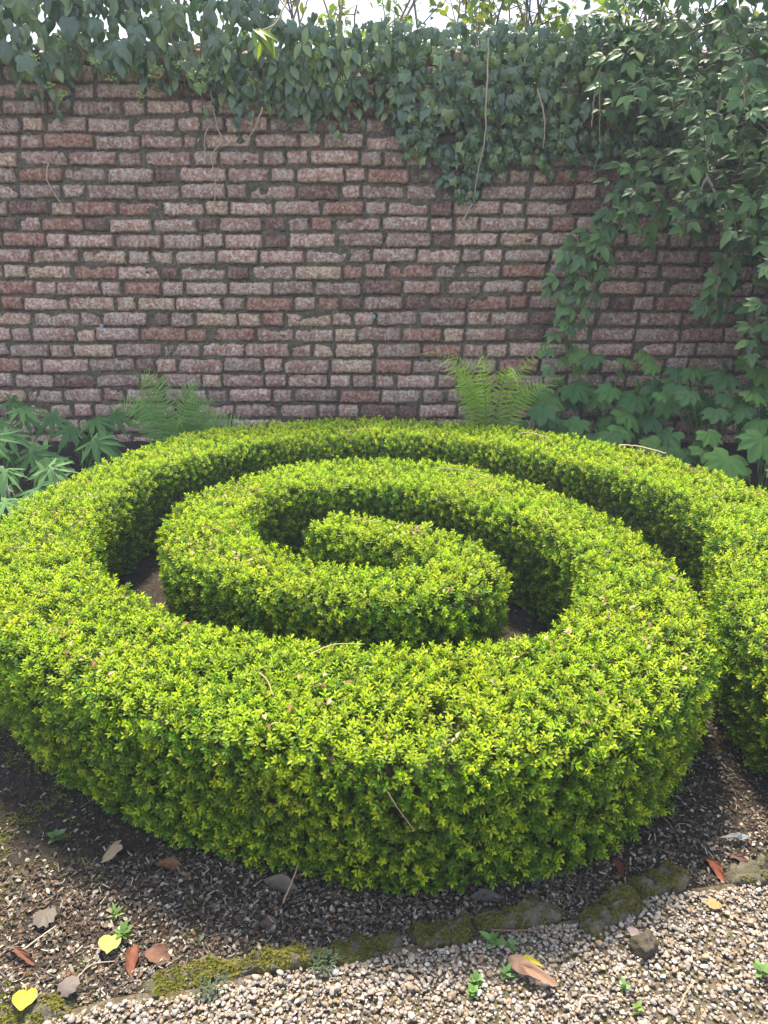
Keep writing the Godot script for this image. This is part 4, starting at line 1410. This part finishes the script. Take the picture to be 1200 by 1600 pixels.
	twig("thin pale curved twig lying on the soil", [Vector3(-0.535, 0.008, -0.838), Vector3(-0.515, 0.012, -0.858), Vector3(-0.498, 0.009, -0.884)], 0.0014, Color(0.42, 0.35, 0.28))
	twig("forked dry stalk on the soil below the weed", [Vector3(-0.435, 0.006, -0.80), Vector3(-0.42, 0.009, -0.818), Vector3(-0.39, 0.008, -0.824)], 0.0011, Color(0.36, 0.28, 0.2))
	twig("thin brown twig leaning out of the hedge foot", [Vector3(-0.160, 0.004, -0.93), Vector3(-0.145, 0.03, -0.955), Vector3(-0.13, 0.065, -0.985)], 0.0016, Color(0.30, 0.23, 0.15))
	twig("brown stem lying on the gravel behind the seedling pair", [Vector3(0.16, 0.022, -0.865), Vector3(0.20, 0.024, -0.862), Vector3(0.245, 0.022, -0.868)], 0.0016, Color(0.16, 0.09, 0.07))
	twig("pale orange twig lying across the gravel", [Vector3(0.395, 0.020, -0.742), Vector3(0.41, 0.024, -0.76), Vector3(0.432, 0.020, -0.782)], 0.0014, Color(0.42, 0.26, 0.15))
	twig("thin arched pale stalk on the gravel at the path's near side", [Vector3(0.262, 0.018, -0.742), Vector3(0.272, 0.026, -0.757), Vector3(0.305, 0.02, -0.756)], 0.0013, Color(0.50, 0.40, 0.32))
	twig("brown bent twig lying across the hedge's front top", [Vector3(-0.21, 0.302, -1.125), Vector3(-0.195, 0.306, -1.10), Vector3(-0.178, 0.300, -1.062)], 0.0016, Color(0.36, 0.22, 0.11))
	twig("long thin straw lying on the hedge's front top", [Vector3(-0.13, 0.300, -1.19), Vector3(-0.09, 0.305, -1.215), Vector3(-0.035, 0.300, -1.225)], 0.0012, Color(0.42, 0.34, 0.18))
	twig("thin dry stem stuck in the front face of the hedge", [Vector3(0.0, 0.235, -0.925), Vector3(0.018, 0.215, -0.905), Vector3(0.045, 0.175, -0.90)], 0.0012, Color(0.32, 0.22, 0.12))
	twig("pale straw on top of the hedge before the broad-leaved plants", [Vector3(0.82, 0.302, -2.60), Vector3(0.88, 0.306, -2.57), Vector3(0.95, 0.300, -2.50)], 0.003, Color(0.50, 0.40, 0.24))
	twig("dry stalk on the inner hedge ring", [Vector3(0.16, 0.302, -2.33), Vector3(0.25, 0.305, -2.28), Vector3(0.33, 0.300, -2.22)], 0.0022, Color(0.33, 0.25, 0.15))
	twig("short bent stalk leaning beside the feathery fern", [Vector3(0.50, 0.298, -2.78), Vector3(0.54, 0.306, -2.76), Vector3(0.60, 0.300, -2.70)], 0.0022, Color(0.42, 0.33, 0.2))
	seedling("soil_weed", "leafy green weed growing in the soil beside the pale yellow leaf", "weed", Vector3(-0.392, 0.002, -0.868), 11, 0.024, Color(0.14, 0.25, 0.05), 0.34)
	seedling("soil_weed", "small pale green weed in the soil behind the leafy one", "weed", Vector3(-0.415, 0.002, -0.905), 8, 0.018, Color(0.17, 0.27, 0.06), 0.3)
	seedling("seedling", "taller of the green seedling pair between mossy stones and gravel", "seedling", Vector3(0.160, 0.008, -0.850), 7, 0.026, Color(0.15, 0.29, 0.07), 0.48)
	seedling("seedling", "smaller of the green seedling pair between mossy stones and gravel", "seedling", Vector3(0.186, 0.008, -0.842), 8, 0.016, Color(0.16, 0.29, 0.07), 0.55)
	seedling("seedling", "bushy small round-leaved weed in the gravel", "weed", Vector3(0.128, 0.008, -0.785), 16, 0.014, Color(0.15, 0.28, 0.07), 0.8)
	seedling("seedling", "second clump of round leaves beside the bushy gravel weed", "weed", Vector3(0.122, 0.008, -0.768), 10, 0.013, Color(0.16, 0.29, 0.07), 0.8)
	seedling("seedling", "three-leaved seedling beside the large brown leaf", "seedling", Vector3(0.172, 0.010, -0.797), 6, 0.017, Color(0.16, 0.30, 0.08), 0.5)
	seedling("seedling", "lone small seedling in the open gravel", "seedling", Vector3(0.334, 0.010, -0.778), 5, 0.014, Color(0.15, 0.28, 0.08), 0.5)
	seedling("seedling", "tiny bright seedling at the near side of the gravel", "seedling", Vector3(0.341, 0.010, -0.745), 6, 0.012, Color(0.2, 0.32, 0.06), 0.6)
	seedling("seedling", "green weed in the gravel below the bare edging stone", "weed", Vector3(0.535, 0.010, -0.800), 7, 0.02, Color(0.13, 0.24, 0.06), 0.5)
	seedling("soil_weed", "grey green clump growing against the long mossy stone", "weed", Vector3(-0.240, 0.008, -0.772), 70, 0.011, Color(0.085, 0.12, 0.06), 0.4)
	seedling("soil_weed", "grey green cushion growing between the mossy stones", "weed", Vector3(-0.086, 0.012, -0.812), 80, 0.010, Color(0.085, 0.12, 0.06), 0.45)
	seedling("soil_weed", "round-leaved weed at the hedge foot on the mossy soil", "weed", Vector3(-0.570, 0.002, -1.065), 9, 0.022, Color(0.12, 0.19, 0.07), 0.75)
	seedling("soil_weed", "tiny two-leaved seedling on the dark soil of the gap", "seedling", Vector3(0.525, 0.002, -1.125), 5, 0.014, Color(0.22, 0.32, 0.09), 0.4)
	# the lone mossy pebble in the gravel
	var stone := surface("pebble_stone", tex.stone, tex.rough_h, 0.3, 9.0, lin(0.28, 0.25, 0.23), 0.9)
	solo("mossy_pebble", rock(990, Vector3(0.034, 0.026, 0.03)).mesh(stone), "dark mossy pebble larger than the gravel around it", "stone", Transform3D(Basis(UP, 0.4), Vector3(0.385, 0.018, -0.842)))
	# lead nails in the wall
	var lead := plain("lead", lin(0.30, 0.32, 0.36), 0.55)
	for d in [[-1.36, 0.575, "grey nail head in the wall above the cut-leaved plants"], [-0.05, 0.62, "grey nail head in the wall above the hedge's back"]]:
		solo("nail", rock(995, Vector3(0.016, 0.016, 0.012)).mesh(lead), d[2], "nail", Transform3D(Basis.IDENTITY, Vector3(d[0], d[1], WALL_Z + 0.004)), "nails in the wall")
	# dry leaf bits caught on the clipped top
	var bits := Node3D.new()
	bits.name = "dry_leaf_bits"
	add_child(bits)
	tag(bits, "dry brown leaf bits caught on the clipped hedge top", "litter", "", "stuff")
	var chip := Shape.new()
	add_leaf(chip, Transform3D.IDENTITY, 1.0, 0.45, 0.6, 0.3, Color.WHITE, [[0.25, 0.9], [0.6, 1.0]])
	var where := []
	var tints := PackedColorArray()
	for k in 2600:
		var i := rng.randi() % spine_pos.size()
		var p := spine_pos[i] + spine_dir[i].cross(UP) * rr(-0.5, 0.5) * maxf(spine_w[i] - 0.1, 0.05)
		if noise.get_noise_3dv(p * 55.0 + Vector3(31, 0, 0)) < 0.18:
			continue
		p.y = HEDGE_H + rr(-0.006, 0.010)
		where.append(Transform3D(facing(Vector3(rr(-1, 1), rr(-0.2, 0.5), rr(-1, 1)), UP + jit(0.5)).scaled_local(Vector3.ONE * rr(0.008, 0.018)), p))
		var c: Color = [Color(0.24, 0.17, 0.08), Color(0.17, 0.10, 0.045), Color(0.30, 0.24, 0.14)][rng.randi() % 3]
		tints.append(c)
	copies("bits", chip.mesh(leaf_mat("dry_bits", 0.8, Color(0.3, 0.25, 0.15), 0.2)), bits, where, tints)

# ------------------------------------------------------------------ the scene
func build_view() -> void:
	var cam := Camera3D.new()
	cam.name = "camera"
	cam.position = Vector3(0, 1.0, 0)
	cam.rotation_degrees = Vector3(-20, 0, 0)
	cam.fov = 67.3
	cam.near = 0.05
	cam.far = 400.0
	add_child(cam)
	cam.current = true
	var sky := ProceduralSkyMaterial.new()
	sky.sky_top_color = Color(0.80, 0.87, 0.97)
	sky.sky_horizon_color = Color(0.97, 0.98, 1.0)
	sky.sky_curve = 0.2
	sky.ground_bottom_color = Color(0.42, 0.40, 0.36)
	sky.ground_horizon_color = Color(0.80, 0.80, 0.80)
	sky.sky_energy_multiplier = 0.85
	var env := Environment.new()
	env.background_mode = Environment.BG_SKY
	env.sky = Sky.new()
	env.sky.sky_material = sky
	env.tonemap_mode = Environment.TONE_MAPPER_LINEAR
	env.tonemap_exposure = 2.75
	env.fog_enabled = true      # thin even fog added to stand for veiling lens glare
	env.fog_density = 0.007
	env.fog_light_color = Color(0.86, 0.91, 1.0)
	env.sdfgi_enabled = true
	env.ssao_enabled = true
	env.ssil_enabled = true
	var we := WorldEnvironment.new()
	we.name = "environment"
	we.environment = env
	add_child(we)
	var sun := DirectionalLight3D.new()
	sun.name = "sun"
	sun.light_energy = 1.6
	sun.light_color = Color(1.0, 0.96, 0.88)
	sun.light_angular_distance = 9.0
	sun.shadow_enabled = true
	add_child(sun)
	sun.look_at_from_position(Vector3(-0.15, 2.1, -1.0), Vector3.ZERO, UP)

func _ready() -> void:
	rng.seed = 4711
	noise.seed = 5
	noise.frequency = 0.1
	build_view()
	make_textures()
	print("textures ", Time.get_ticks_msec())
	build_ground()
	build_wall()
	print("wall ", Time.get_ticks_msec())
	build_hedge()
	print("hedge ", Time.get_ticks_msec())
	build_ivy()
	build_climber()
	build_beyond()
	build_hanging_sprig()
	build_bed_plants()
	build_ferns()
	print("plants ", Time.get_ticks_msec())
	build_edging()
	build_gravel()
	build_litter()
	build_small_things()
	print("done ", Time.get_ticks_msec())
